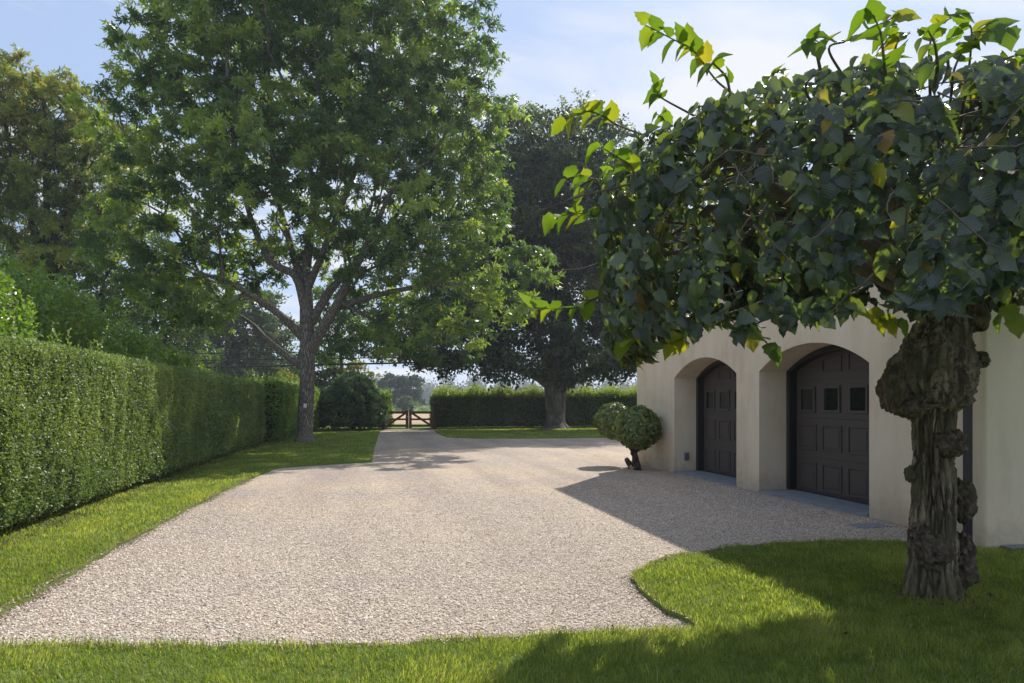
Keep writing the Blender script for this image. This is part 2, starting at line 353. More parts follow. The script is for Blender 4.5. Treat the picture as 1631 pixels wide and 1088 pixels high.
def grow(limbs, clumps, seed, bf=0.45, step=1.0, sag=0.06, pr=0.012, pexp=0.5):
    """limbs: list of arrays (x,y,z,r); each clump joins the nearest branch. Returns Quads"""
    g = np.random.default_rng(seed); N = []; par = []; pl = []; fix = []
    for li, L in enumerate(limbs):
        for i, q in enumerate(L):
            if i == 0:
                if N:
                    d = [np.linalg.norm(np.array(m)-q[:3]) for m in N]; p = int(np.argmin(d)); par.append(p); pl.append(pl[p]+d[p])
                else: par.append(-1); pl.append(0)
            else: par.append(len(N)-1); pl.append(pl[-1]+np.linalg.norm(L[i, :3]-L[i-1, :3]))
            N.append(q[:3]); fix.append(q[3])
    cap = len(N)+len(clumps)*14; A = np.zeros((cap, 3)); PL = np.zeros(cap); n = len(N)
    A[:n] = N; PL[:n] = pl; base = A[0].copy()
    nf = n; zmin = A[:n, 2].max()*0.0
    start_ok = A[:n, 2] >= (limbs[0][-1, 2]*0.8)
    big = np.where(start_ok, 0, 1e6)
    BIG = np.zeros(cap); BIG[:n] = big
    order = np.argsort(np.linalg.norm(clumps-limbs[0][-1, :3], axis=1))
    cnt = np.zeros(cap)
    for ci in order:
        c = clumps[ci]; d = np.linalg.norm(A[:n]-c, axis=1); cost = d+bf*PL[:n]+BIG[:n]
        p = int(np.argmin(cost)); dist = d[p]; k = max(1, int(dist/step))
        a0 = A[p].copy(); prev = p
        for i in range(1, k+1):
            t = i/k; q = a0+(c-a0)*t; q[2] += sag*dist*math.sin(math.pi*t)
            if i < k: q += g.normal(size=3)*0.08*step
            if n >= cap: break
            A[n] = q; par.append(prev); PL[n] = PL[prev]+dist/k; prev = n; n += 1
        cnt[prev] += 1
    for i in range(n-1, 0, -1):
        if par[i] >= 0: cnt[par[i]] += cnt[i]
    idx = np.arange(nf, n); pr_i = np.array(par)[idx]
    r1 = pr*np.maximum(cnt[idx], 1)**pexp; r0 = np.where(pr_i >= nf, np.minimum(pr*np.maximum(cnt[pr_i], 1)**pexp, r1*1.5), r1*1.25)
    p0 = A[pr_i]; p1 = A[idx]; d = unit(p1-p0); ref = np.where(np.abs(d[:, 2:3]) < .9, np.array([[0, 0, 1.]]), np.array([[1., 0, 0]]))
    u = unit(np.cross(ref, d)); v = np.cross(d, u); K = 5; V = []
    for c, r in ((p0, r0), (p1, r1)):
        for j in range(K):
            t = 2*math.pi*j/K; V.append(c+(u*math.cos(t)+v*math.sin(t))*r[:, None])
    V = np.stack(V, 1); Fq = np.array([(j, (j+1) % K, K+(j+1) % K, K+j) for j in range(K)])
    Q = Quads(); Q.add(V.reshape(-1, 3), (np.arange(len(idx))[:, None, None]*2*K+Fq[None]).reshape(-1, 4))
    return Q
def clump_leaves(name, clumps, rad, nper, size, T, mt, parent, seed, flat=0.6, up=0.5, droop=0.3, yellow=None, vary=0.5, tint=0.25):
    g = np.random.default_rng(seed); n = len(clumps)
    k = np.maximum(3, (nper*(1-vary/2+vary*g.random(n))).astype(int)); ci = np.repeat(np.arange(n), k); m = len(ci)
    # each clump is a few twiglets, so that it looks ragged and not round
    tw = unit(g.normal(size=(n, 7, 3))*np.array([1, 1, flat])); sel = g.integers(0, 7, m); t = g.random(m)**0.7
    rr = rad*(0.75+0.5*g.random(n))
    off = tw[ci, sel]*(t*rr[ci])[:, None]*np.array([1, 1, flat]) + g.normal(size=(m, 3))*rad*0.17*np.array([1, 1, .8])
    off[:, 2] -= droop*rad*t*t
    P = clumps[ci]+off
    Nn = unit(g.normal(size=(m, 3))+np.array([0, 0, up*2])); A = unit(g.normal(size=(m, 3))+tw[ci, sel]*0.8-np.array([0, 0, droop*1.5]))
    cb = g.random(n)
    rnd = np.clip(0.35+ (g.random(m)-.5)*.5+(cb[ci]-.5)*tint*1.6, 0, .84)
    if yellow is not None:
        yy = yellow(P); hit = g.random(m) < yy; rnd[hit] = .86+.14*g.random(hit.sum())
    return leaves(name, P, A, Nn, size*(0.7+.6*g.random(m)), T, mt, parent, rnd)
def trunk_tube(path, sub, sides, flare=0.5, seed=1, flute=0.06, fh=0.6):
    L = smooth_path(path, sub); V = []; Fs = []
    for i, (x, y, z, r) in enumerate(L):
        h = z-L[0, 2]
        for j in range(sides):
            t = 2*math.pi*j/sides
            ro = max(0, 1-h/fh)**2*flare*(0.75+0.45*math.sin(t*5+seed)) if h < fh else 0
            rr = r*(1+ro+flute*noise.noise(Vector((math.cos(t)*1.5, math.sin(t)*1.5, z*.4+seed)))+.05*noise.noise(Vector((math.cos(t)*6, math.sin(t)*6, z*1.5+seed))))
            V.append((x+rr*math.cos(t), y+rr*math.sin(t), z))
    for i in range(len(L)-1):
        for j in range(sides): Fs.append((i*sides+j, i*sides+(j+1) % sides, (i+1)*sides+(j+1) % sides, (i+1)*sides+j))
    return L, V, Fs
def make_tree(name, label, trunk, limbs, blobs, spacing, crad, nper, lsize, T, lm, bm, seed, group=None, cat='tree', flat=.6, droop=.3,
              up=.5, pr=.014, pexp=.5, yellow=None, flare=.5, flute=.06, fh=.6, bf=.45, extra=None, shell=.55, sides=18, cut=None, tint=.25, step=1.0):
    root = empty(name, trunk[0][:3], label, cat, group)
    L, V, Fs = trunk_tube(trunk, 5, sides, flare, seed, flute, fh)
    q = Quads(); q.add(V, Fs); q.build('trunk', bm, root)
    LL = [L]+[smooth_path(l, 4) for l in limbs]
    cl = clumps_from(blobs, spacing, seed, shell)
    if extra is not None: cl = np.vstack([cl, extra])
    if cut is not None: cl = cl[cut(cl)]
    Q = grow(LL, cl, seed, bf=bf, pr=pr, pexp=pexp, step=step)
    for i, l in enumerate(LL[1:]):
        V, Fs = tube_verts([p[:3] for p in l], [p[3] for p in l], 9, .25, seed+i*7); Q.add(V, Fs)
    Q.build('branches', bm, root)
    clump_leaves('crown', cl, crad, nper, lsize, T, lm, root, seed, flat, up, droop, yellow, tint=tint)
    print(name, 'clumps', len(cl))
    return root
def pb(zc0, lst):
    """blobs given as seen from the photograph's viewpoint: px, py, depth offset, half width, half height (px) [, half depth m]"""
    o = []
    for b in lst:
        px, py, dz, hw, hh = b[:5]; zc = zc0+dz; s = zc/F
        o.append((wp(px, py, zc), (hw*s, (b[5] if len(b) > 5 else hw*s*.8), hh*s)))
    return o
def pl_(zc, lst):
    """limb points px, py, depth offset, radius m"""
    return [tuple(wp(px, py, zc+dz))+(r,) for px, py, dz, r in lst]
# ================================================================== THE SETTING
def sheet(name, poly, z, mt, z0=None):
    b = MB()
    if z0 is None: b.add([(x, y, z) for x, y in poly], [tuple(range(len(poly)))])
    else: b.prism(poly, z0, z)
    o = b.build(name, mt); tag(o, kind='structure'); return o
def ccw(p):
    a = sum(p[i][0]*p[(i+1) % len(p)][1]-p[(i+1) % len(p)][0]*p[i][1] for i in range(len(p)))
    return p if a > 0 else p[::-1]
def wobble(pts, amp=.03, step=.12, seed=0, far=40):
    o = []
    for i in range(len(pts)-1):
        a = np.array(pts[i]); b = np.array(pts[i+1]); d = np.linalg.norm(b-a); k = max(1, int(d/step))
        nrm = np.array((-(b-a)[1], (b-a)[0]))/max(d, 1e-6)
        for j in range(k):
            p = a+(b-a)*j/k
            o.append(tuple(p+nrm*amp*(noise.noise(Vector((p[0]*2.5, p[1]*2.5, seed)))*1.4+noise.noise(Vector((p[0]*9, p[1]*9, seed)))*.8)))
    o.append(tuple(pts[-1])); return o
def inside(P, poly):
    x, y = P[:, 0], P[:, 1]; r = np.zeros(len(P), bool); q = np.array(poly); n = len(q); j = n-1
    for i in range(n):
        c = ((q[i, 1] > y) != (q[j, 1] > y)) & (x < (q[j, 0]-q[i, 0])*(y-q[i, 1])/(q[j, 1]-q[i, 1]+1e-12)+q[i, 0]); r ^= c; j = i
    return r
def g2(*pp): return [tuple(gp(*p)[:2]) for p in pp]
sheet('ground', [(-600, -20), (600, -20), (600, 640), (-600, 640)], -0.01, M_meadow)
sheet('gravel_drive', [(-4.6, 3.0), (6.88, 3.0), (6.88, 17.0), (30, 17.0), (30, 42.0), (-4.6, 42.0)], 0.0, M_gravel)
edgeL = g2((-40, 1003), (0, 982), (180, 878), (300, 812), (385, 770), (436, 748), (455, 745), (592, 736), (596, 712), (606, 685))
edgeL = wobble(edgeL, .03, .1, 3)
L1 = ccw([(-5.5, 4.4)]+edgeL+[(edgeL[-1][0], 43.0), (-6.5, 43.0), (-6.5, 4.4)])
edgeF = g2((-60, 1037), (0, 1036), (200, 1034), (400, 1036), (600, 1034), (720, 1026), (860, 1019), (1000, 1013), (1075, 1010), (1108, 1009), (1100, 996), (1060, 975), (1025, 950), (1005, 928), (1015, 912), (1040, 900),
           (1070, 890), (1120, 883), (1175, 875), (1240, 870), (1330, 866), (1430, 866))
edgeF = wobble(edgeF+[(5.9, 6.55), (6.3, 6.5)], .035, .08, 5)
L2 = ccw([(-8, 5.0)]+edgeF+[(6.3, 6.1), (14, 6.1), (14, -6), (-8, -6)])
ys = gp(705, 697)
edgeR = wobble(g2((692, 684), (697, 690), (712, 696.5), (760, 698.5), (860, 698.5), (955, 697.5), (1010, 697)), .06, .3, 9)
L3 = ccw(edgeR+[(30, edgeR[-1][1]), (30, 46), (edgeR[0][0], 46)])
sheet('lawn_beside_hedge', L1, .03, M_lawn, -.005)
sheet('lawn_in_front', L2, .035, M_lawn, -.005)
sheet('lawn_under_beech', L3, .035, M_lawn, -.005)
sheet('hedge_bed', [(-6.45, 4), (-3.85, 4), (-3.85, 27), (-3.2, 30), (-2.7, 41), (-6.45, 41)], .036, M_earth)
sheet('verge', [(-30, 43.1), (40, 43.1), (40, 52), (-30, 52)], .03, M_lawn, -.005)
sheet('field', [(-200, 52.5), (200, 52.5), (200, 128), (-200, 128)], .0, M_field)
# grass blades ------------------------------------------------------
def grass(name, regions, seed):
    g = np.random.default_rng(seed); Vs = []; Rn = []
    allP = []; allH = []; allW = []
    for poly, (x0, x1, y0, y1), dens, hgt, wid in regions:
        n = int((x1-x0)*(y1-y0)*dens); P = np.stack([g.uniform(x0, x1, n), g.uniform(y0, y1, n)], 1)
        P = P[inside(P, poly)]
        # inside the camera's view, with a margin
        zc = P[:, 0]*sn+P[:, 1]*cs; xc = P[:, 0]*cs-P[:, 1]*sn
        P = P[(zc > 2.6) & (np.abs(xc) < zc*.80+.6)]
        allP.append(P); allH.append(np.full(len(P), hgt)); allW.append(np.full(len(P), wid))
    P = np.vstack(allP); H = np.concatenate(allH); W = np.concatenate(allW); n = len(P)
    patch = np.array([noise.noise(Vector((x*1.3, y*1.3, 4.2))) for x, y in P]); fine = np.array([noise.noise(Vector((x*6, y*6, 1.2))) for x, y in P])
    H = H*(.45+1.0*g.random(n)**1.3)*(1+.5*fine+.35*patch); W = W*(.7+.6*g.random(n))
    a = g.random(n)*2*math.pi; lean = g.uniform(.15, 1.1, n)
    la = np.arctan2(np.sin(a)+fine*1.5, np.cos(a)+patch*1.5)
    w_ = np.stack([-np.sin(a), np.cos(a), np.zeros(n)], 1)*W[:, None]/2
    d = np.stack([np.cos(la), np.sin(la), np.zeros(n)], 1)*(H*lean)[:, None]
    b = np.column_stack([P, np.full(n, .028)]); up = np.array([0, 0, 1.])
    v0 = b-w_; v1 = b+w_; m = b+d*.35+up*(H*.62)[:, None]; v2 = m+w_*.75; v3 = m-w_*.75; t = b+d+up*(H*.95)[:, None]
    V = np.stack([v0, v1, v2, v3, t], 1).reshape(-1, 3)
    i = np.arange(n)[:, None]*5; Fa = np.vstack([i+np.array([[0, 1, 2, 3]]), i+np.array([[3, 2, 4, 4]])])
    # tip as a triangle: separate mesh arrays of quads cannot hold it, so split the tip into a very thin quad
    tip = t+w_*.12
    V = np.stack([v0, v1, v2, v3, t, tip], 1).reshape(-1, 3); i = np.arange(n)[:, None]*6
    Fa = np.vstack([i+np.array([[0, 1, 2, 3]]), i+np.array([[3, 2, 5, 4]])])
    r = np.clip(.42+.4*patch+.35*fine+.55*(g.random(n)-.5), 0, .86); dry = g.random(n) < (.06+.10*np.clip(patch*2-.5, 0, 1)); r[dry] = g.uniform(.9, 1, dry.sum())
    o = link(name, np_mesh(name, V, Fa, False, {'rnd': ('FLOAT', np.repeat(r, 6))}), M_grass); tag(o, kind='stuff'); print(name, n)
    return o
GR = 1.0
grass('grass', [
    (L2, (-4, 5, 2.6, 4.4), 9000*GR, .05, .0045), (L2, (-4, 7, 4.4, 6.2), 6500*GR, .048, .0055), (L2, (1, 7.5, 6.2, 9), 4500*GR, .045, .0065),
    (L1, (-4.4, -1, 4.4, 9), 5000*GR, .04, .006), (L1, (-4.4, 0, 9, 14), 2600*GR, .04, .009), (L1, (-4.4, 1.5, 14, 22), 1100*GR, .04, .014),
    (L1, (-4.4, 2, 22, 43), 450*GR, .04, .024), (L3, (0, 18, 29, 45), 300*GR, .04, .03)], 11)
# edge tufts
def pebbles():
    g = np.random.default_rng(5); n = 210000
    y = 3.9+10.5*g.beta(1, 2.6, n); x = g.uniform(-3.6, 6.7, n); P = np.stack([x, y], 1)
    Pj = P+g.normal(size=P.shape)*.035; ok = ~inside(Pj, L1) & ~inside(Pj, L2); zc = x*sn+y*cs; xc = x*cs-y*sn; ok &= (np.abs(xc) < zc*.78+.3)
    # thinner cover away from the camera
    P = P[ok]; n = len(P); lift = np.where(inside(P, L1) | inside(P, L2), .034, 0)[:, None]; s = .0064*(.5+1.0*g.random(n)**1.5)*(1+.03*P[:, 1])
    o = np.array([(1, 0, 0), (0, 1, 0), (-1, 0, 0), (0, -1, 0), (.1, .1, .75), (.2, -.1, -.6)]); f = np.array([(0, 1, 4), (1, 2, 4), (2, 3, 4), (3, 0, 4)])
    a = g.random(n)*6.28; ca, sa = np.cos(a)[:, None], np.sin(a)[:, None]
    st = g.uniform(.6, 1.3, (n, 6, 1)); q = o[None]*st*s[:, None, None]*np.array([1.25, .9, 1.0])
    X = q[..., 0]*ca-q[..., 1]*sa; Y = q[..., 0]*sa+q[..., 1]*ca; Z = q[..., 2]+X*g.uniform(-.6, .6, (n, 1))+.004+lift
    V = np.stack([X+P[:, :1], Y+P[:, 1:], Z], -1).reshape(-1, 3); Fa = (np.arange(n)[:, None, None]*6+f[None]).reshape(-1, 3)
    ob = link('gravel_stones', np_mesh('gravel_stones', V, Fa, False, {'rnd': ('FLOAT', np.repeat(g.random(n), 6))}), M_stone); tag(ob, kind='stuff')
pebbles()
M_crumb = attr_mat('soil_crumb', [(0.0, (0.05, 0.032, 0.02)), (0.5, (0.12, 0.085, 0.055)), (0.85, (0.26, 0.20, 0.14)), (1.0, (0.42, 0.34, 0.25))])
def crumbs():
    g = np.random.default_rng(8); src = np.array([p for p in edgeF+edgeL if p[1] < 15]); seg = src[g.integers(0, len(src), 42000)]; P = seg+g.normal(size=seg.shape)*np.array([.04, .035])+g.uniform(-.05, .05, seg.shape)
    k = g.random(len(P)) < .25+.75*np.clip(np.array([noise.noise(Vector((x*1.7, y*1.7, 8))) for x, y in P])*2+.4, 0, 1); P = P[k]
    a = g.random(3500)*6.28; r = .24+np.abs(g.normal(size=3500))*.12; P = np.vstack([P, np.column_stack([4.5+r*np.cos(a), 4.75+r*np.sin(a)])])
    n = len(P); ins = inside(P, L1) | inside(P, L2); z = np.where(ins, .037, .004); s = .006*(.5+1.2*g.random(n)**2)
    o = np.array([(1, 0, 0), (0, 1, 0), (-1, 0, 0), (0, -1, 0), (.1, .1, .8)]); f = np.array([(0, 1, 4), (1, 2, 4), (2, 3, 4), (3, 0, 4)])
    V = (o[None]*g.uniform(.6, 1.3, (n, 5, 1))*s[:, None, None])+np.column_stack([P, z])[:, None, :]; Fa = (np.arange(n)[:, None, None]*5+f[None]).reshape(-1, 3)
    ob = link('soil_crumbs', np_mesh('soil_crumbs', V.reshape(-1, 3), Fa, False, {'rnd': ('FLOAT', np.repeat(g.random(n), 5))}), M_crumb); tag(ob, kind='stuff')
crumbs()
# ================================================================== GARAGE
XW, XD = 6.86, 7.55; H = 5.12; SPR = 2.17; RISE = .39; YN, YFAR = 6.26, 16.9
arches = [(8.37, 11.14), (11.92, 14.65)]
def arch_pts(y0, y1, n=20, spr=SPR, rise=RISE):
    c = (y0+y1)/2; hw = (y1-y0)/2; Rr = (hw*hw+rise*rise)/(2*rise); a = math.asin(hw/Rr)
    return [(c+Rr*math.sin(-a+2*a*i/n), spr+rise-Rr+Rr*math.cos(-a+2*a*i/n)) for i in range(n+1)]
GA = empty('garage', (XW, 11.5, 0), 'cream stucco garage wing with two deep arched bays', 'garage')
def wall_mesh():
    b = MB()
    # outer face as strips: piers, and spandrels following the arches; the bays have real jambs and soffits
    def face(y0, z0, y1, z1): b.add([(XW, y0, z0), (XW, y1, z0), (XW, y1, z1), (XW, y0, z1)], [(0, 3, 2, 1)])
    ys_ = [YN, arches[0][0], arches[0][1], arches[1][0], arches[1][1], YFAR]
    for i in (0, 2, 4): face(ys_[i], -.05, ys_[i+1], H)
    for (y0, y1) in arches:
        ap = arch_pts(y0, y1)
        for (ya, za), (yb, zb) in zip(ap, ap[1:]):
            b.add([(XW, ya, za), (XW, yb, zb), (XW, yb, H), (XW, ya, H)], [(0, 3, 2, 1)])
            b.add([(XW, ya, za), (XW, yb, zb), (XD, yb, zb), (XD, ya, za)], [(0, 1, 2, 3)])
        for y in (y0, y1): b.add([(XW, y, -.05), (XD, y, -.05), (XD, y, SPR), (XW, y, SPR)], [(0, 1, 2, 3)])
    b.add([(XD+.25, y, z) for y, z in ((YN, -.05), (YFAR, -.05), (YFAR, H), (YN, H))], [(0, 1, 2, 3)])    # inner leaf behind the doors
    X2 = XW+9
    b.add([(XW, YFAR, -.05), (X2, YFAR, -.05), (X2, YFAR, H), (XW, YFAR, H)], [(0, 1, 2, 3)])
    b.add([(X2, YN, -.05), (X2, YFAR, -.05), (X2, YFAR, H), (X2, YN, H)], [(0, 1, 2, 3)])
    b.add([(XW, YN, H), (X2, YN, H), (X2, YFAR, H), (XW, YFAR, H)], [(0, 1, 2, 3)])
    return b
wall_mesh().build('wall', M_stucco, GA)
# coping along the roof edge, tiles are out of sight
b = MB(); b.box(XW-.06, XW+9.06, YN-.0, YFAR+.06, H+.003, H+.10); b.build('coping', M_cap, GA, .01)
# end wall with its rounded corner pier
b = MB(); rr = .05; x0, x1, y0, y1 = 6.42, 16.0, 6.12, 6.258
cor = [(x0+rr-rr*math.cos(t), y0+rr-rr*math.sin(t)) for t in [math.pi/2*i/8 for i in range(9)]]
b.prism(ccw(cor+[(x1, y0), (x1, y1), (x0, y1)]), -.05, H+.02); o = b.build('end_wall', M_stucco, GA)
b = MB(); b.box(6.38, 16.05, 6.08, 6.256, H+.023, H+.13); b.build('coping', M_cap, GA, .01)
for i, (y0, y1) in enumerate(arches):
    ap = arch_pts(y0+.003, y1-.003, 20, SPR-.002, RISE-.002)
    s = MB()
    s.add([(XD, y0+.003, .045), (XD, y1-.003, .045), (XD, y1-.003, SPR), (XD, y0+.003, SPR)], [(0, 3, 2, 1)])
    for (ya, za), (yb, zb) in zip(ap, ap[1:]): s.add([(XD, ya, SPR-.001), (XD, yb, SPR-.001), (XD, yb, zb), (XD, ya, za)], [(0, 3, 2, 1)])
    D = s.build('garage_door', M_door, GA)
    # dark trim standing in the bay
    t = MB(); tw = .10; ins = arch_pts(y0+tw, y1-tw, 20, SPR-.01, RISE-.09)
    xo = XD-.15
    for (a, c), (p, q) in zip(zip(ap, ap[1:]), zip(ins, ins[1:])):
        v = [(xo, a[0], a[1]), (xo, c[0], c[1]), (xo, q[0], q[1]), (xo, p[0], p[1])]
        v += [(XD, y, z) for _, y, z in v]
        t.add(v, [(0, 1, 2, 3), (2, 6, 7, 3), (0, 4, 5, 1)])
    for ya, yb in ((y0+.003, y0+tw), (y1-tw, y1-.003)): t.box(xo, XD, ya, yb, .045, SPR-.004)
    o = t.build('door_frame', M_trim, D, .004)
    # four columns of raised panels
    cw = (y1-y0-2*tw)/4
    def top_at(y):
        return float(np.interp(y, [q[0] for q in ins], [q[1] for q in ins]))
    p_ = MB()
    for zs in (.045, .66, 1.34, 2.0):      # the joint lines between the four sections stand as thin lips
        p_.box(XD-.010, XD-.001, y0+tw, y1-tw, zs-.006, zs+.006)
    for c in range(4):
        ya = y0+tw+cw*c+.075; yb = y0+tw+cw*(c+1)-.075
        for (za, zb) in ((.10, .57), (.78, 1.23)):
            w4 = .028
            p_.box(XD-.018, XD-.001, ya, yb, za, za+w4); p_.box(XD-.018, XD-.001, ya, yb, zb-w4, zb)
            p_.box(XD-.018, XD-.001, ya, ya+w4, za+w4, zb-w4); p_.box(XD-.018, XD-.001, yb-w4, yb, za+w4, zb-w4)
            p_.box(XD-.010, XD-.001, ya+.07, yb-.07, za+.07, zb-.07)
        # top section follows the arch
        n = 6; za = 2.12; top = [(ya+(yb-ya)*k/n, min(top_at(ya+(yb-ya)*k/n), 3)-.05) for k in range(n+1)]
        if min(z for _, z in top) > za+.06:
            p_.box(XD-.018, XD-.001, ya, yb, za, za+.028)
            for (qa, qza), (qb, qzb) in zip(top, top[1:]):
                v = [(XD-.018, qa, qza-.028), (XD-.018, qb, qzb-.028), (XD-.018, qb, qzb), (XD-.018, qa, qza)]; v += [(XD-.001, y, z) for _, y, z in v]
                p_.add(v, [(0, 3, 2, 1), (3, 7, 6, 2), (0, 1, 5, 4)])
            p_.box(XD-.018, XD-.001, ya, ya+.028, za+.028, top[0][1]-.03); p_.box(XD-.018, XD-.001, yb-.028, yb, za+.028, top[-1][1]-.03)
    p_.build('panel_moulding', M_door, D, .005)
    for c in range(4):
        ym = y0+tw+cw*(c+.5); f = MB(); wh, zb, zt = .215, 1.44, 1.885; e = .04
        f.box(XD-.03, XD-.001, ym-wh, ym+wh, zb, zb+e); f.box(XD-.03, XD-.001, ym-wh, ym+wh, zt-e, zt)
        f.box(XD-.03, XD-.001, ym-wh, ym-wh+e, zb+e, zt-e); f.box(XD-.03, XD-.001, ym+wh-e, ym+wh, zb+e, zt-e)
        fo = f.build('window', M_frame, D, .004)
        g_ = MB(); g_.box(XD-.012, XD-.002, ym-wh+e, ym+wh-e, zb+e, zt-e); g_.build('window_pane', M_glass, D)
    b = MB(); b.box(XD-.05, XD-.001, y0+tw, y1-tw, .03, .06); b.build('weather_strip', M_trim, D)
    nslab = 3; L_ = (y1-y0-.01)/nslab
    for k in range(nslab):
        b = MB(); b.box(XW-.03, XD, y0+.005+k*L_+.003, y0+.005+(k+1)*L_-.003, -.03, .035); b.build('threshold_slab', M_slate, GA, .006)
# outlet on the far bay's left jamb
ox = 7.16; b = MB(); b.box(ox-.05, ox+.05, 14.648-.045, 14.648, .30, .44); ob_ = b.build('outlet_cover', M_box, GA, .008)
b = MB(); b.box(ox-.065, ox+.065, 14.648-.012, 14.649, .27, .47); b.build('outlet_plate', M_cap, GA, .004)
# downpipe in the corner behind the pier
dp = empty('downpipe', (6.76, 6.5, 0), 'dark bronze downpipe in the corner behind the gnarled elm trunk', 'downpipe')
b = MB(); b.box(6.72, 6.85, 6.54, 6.69, .02, 4.9); b.build('pipe', M_pipe, dp, .012)
for z in (1.15, 3.1):
    b = MB(); b.box(6.705, 6.857, 6.525, 6.705, z, z+.04); b.build('bracket', M_pipe, dp, .003)
b = MB(); b.box(6.67, 6.857, 6.50, 6.74, 4.9, 5.1); b.build('hopper', M_pipe, dp, .01)
# stone edging by the end wall
b = MB(); b.box(6.62, 8.2, 5.98, 6.11, 0, .075); o = b.build('edging_stone', M_slate, None, .008); tag(o, 'low grey stone slab lying along the foot of the end wall', 'paving slab')
b = MB(); b.add([], []); yy = .0
p = gp(1385, 838); b.box(p[0]-.24, p[0]+.24, p[1]-.14, p[1]+.14, -.02, .012); o = b.build('drain_cover', M_slate, None, .004); tag(o, 'flat grey drain cover set in the gravel before the garage', 'drain cover')

# ================================================================== LEFT HEDGE
M_privet = leaf_mat('privet_leaf', [(0, (0.075, 0.11, 0.035)), (0.45, (0.18, 0.245, 0.075)), (0.84, (0.31, 0.37, 0.14)), (0.88, (0.24, 0.23, 0.03)), (1, (0.34, 0.26, 0.05))], (1.6, 1.7, .6), .38, .48, .55)
M_privet2 = leaf_mat('privet_shoot_leaf', [(0, (0.08, 0.14, 0.03)), (0.5, (0.165, 0.26, 0.045)), (0.84, (0.26, 0.36, 0.07)), (0.88, (0.3, 0.3, 0.04)), (1, (0.4, 0.3, 0.06))], (1.6, 1.7, .6), .42, .38, .6)
M_core = plain('opaque_core', (0.018, 0.022, 0.009), 1.0, .0, 9, .5)
def hedge(name, label, path, width, hgt, regs, lm, seed, group=None, shoots=0, shoot_mat=None, soff=.10, yel=.02, front=+1, ripple=.075, lsz=None, sh=(.1, .62)):
    """path: two ground points (front face line); front normal to the right of the direction if front=+1"""
    a = np.array(path[0]); b = np.array(path[1]); Ln = np.linalg.norm(b-a); d = (b-a)/Ln; nf = np.array((d[1], -d[0]))*front
    root = empty(name, (a[0], a[1], 0), label, 'hedge', group)
    def pt(s, t, z): return np.column_stack([a[0]+d[0]*s-nf[0]*t, a[1]+d[1]*s-nf[1]*t, z])
    g = np.random.default_rng(seed)
    def bulge(s, z):
        return np.array([ripple*noise.noise(Vector((q*1.1, r*.8, seed)))+ripple*.7*noise.noise(Vector((q*3.6, r*1.3, seed+5.)))+.04*noise.noise(Vector((q*9, r*7, seed+9.))) for q, r in zip(s, z)])
    # solid dark core, added inside to block light through the hedge
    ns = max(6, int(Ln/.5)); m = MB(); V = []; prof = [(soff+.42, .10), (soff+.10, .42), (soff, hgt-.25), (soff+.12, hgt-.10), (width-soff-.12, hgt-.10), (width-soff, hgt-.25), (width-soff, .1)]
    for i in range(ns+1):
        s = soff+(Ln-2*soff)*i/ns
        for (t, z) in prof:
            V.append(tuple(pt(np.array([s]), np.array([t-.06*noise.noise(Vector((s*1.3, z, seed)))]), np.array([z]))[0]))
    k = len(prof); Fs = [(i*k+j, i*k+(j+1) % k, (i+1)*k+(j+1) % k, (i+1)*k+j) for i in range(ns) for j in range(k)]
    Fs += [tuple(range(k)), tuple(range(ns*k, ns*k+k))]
    m.add(V, Fs); m.build('stems_or_core', M_core, root)
    Ps, Ns, Ss = [], [], []
    for (s0, s1, dens, ls) in regs:
        nfr = int((s1-s0)*hgt*dens); s = g.uniform(s0, s1, nfr); z = .15+(hgt-.15)*g.random(nfr)**.97
        bg_ = bulge(s, z); rnd_top = np.clip((z-(hgt-.22))/.22, 0, 1)
        under = np.clip((.35-z)/.35, 0, 1)
        t = -bg_+g.random(nfr)**1.5*.13+rnd_top**2*.16+under**1.5*.26-.02; Ps.append(pt(s, t, z)); Ns.append(np.tile(np.append(nf, .35), (nfr, 1))+rnd_top[:, None]*np.array([0, 0, 1.2])); Ss.append(np.full(nfr, ls))
        nt_ = int((s1-s0)*width*dens*.6); s = g.uniform(s0, s1, nt_); t = g.uniform(0, width, nt_); z = hgt-.05+.05*bulge(s, t)-np.abs(g.normal(size=nt_))*.04-.10*(np.clip(.15-t, 0, .15)/.15)**2
        Ps.append(pt(s, t, z)); Ns.append(np.tile(np.array([0, 0, 1.]), (nt_, 1))); Ss.append(np.full(nt_, ls))
    for end, sg in ((0., -1), (Ln, 1)):     # the two ends
        ne = int(width*hgt*regs[0 if end == 0 else -1][2]); z = .1+(hgt-.1)*g.random(ne); t = g.uniform(0, width, ne)
        s = end+sg*(bulge(t, z))-sg*g.random(ne)*.12; Ps.append(pt(s, t, z)); Ns.append(np.tile(np.append(d*sg, .3), (ne, 1))); Ss.append(np.full(ne, regs[0 if end == 0 else -1][3]))
    P = np.vstack(Ps); Nn = np.vstack(Ns); S = np.concatenate(Ss); n = len(P)
    Nn = unit(Nn+g.normal(size=(n, 3))*.62); A = g.normal(size=(n, 3))*.8+np.array([0, 0, .25])+Nn*.35
    pat = np.array([noise.noise(Vector((x*.7, y*.7, z_*.9))) for x, y, z_ in P])
    rn = np.clip(.38+.35*pat+.4*(g.random(n)-.5), 0, .84); hit = g.random(n) < yel*(1+3*np.clip(pat*2, -.3, 1)); rn[hit] = g.uniform(.87, 1, hit.sum())
    leaves('foliage', P, A, Nn, S*(.65+.7*g.random(n)), T_QUAD2, lm, root, rn)
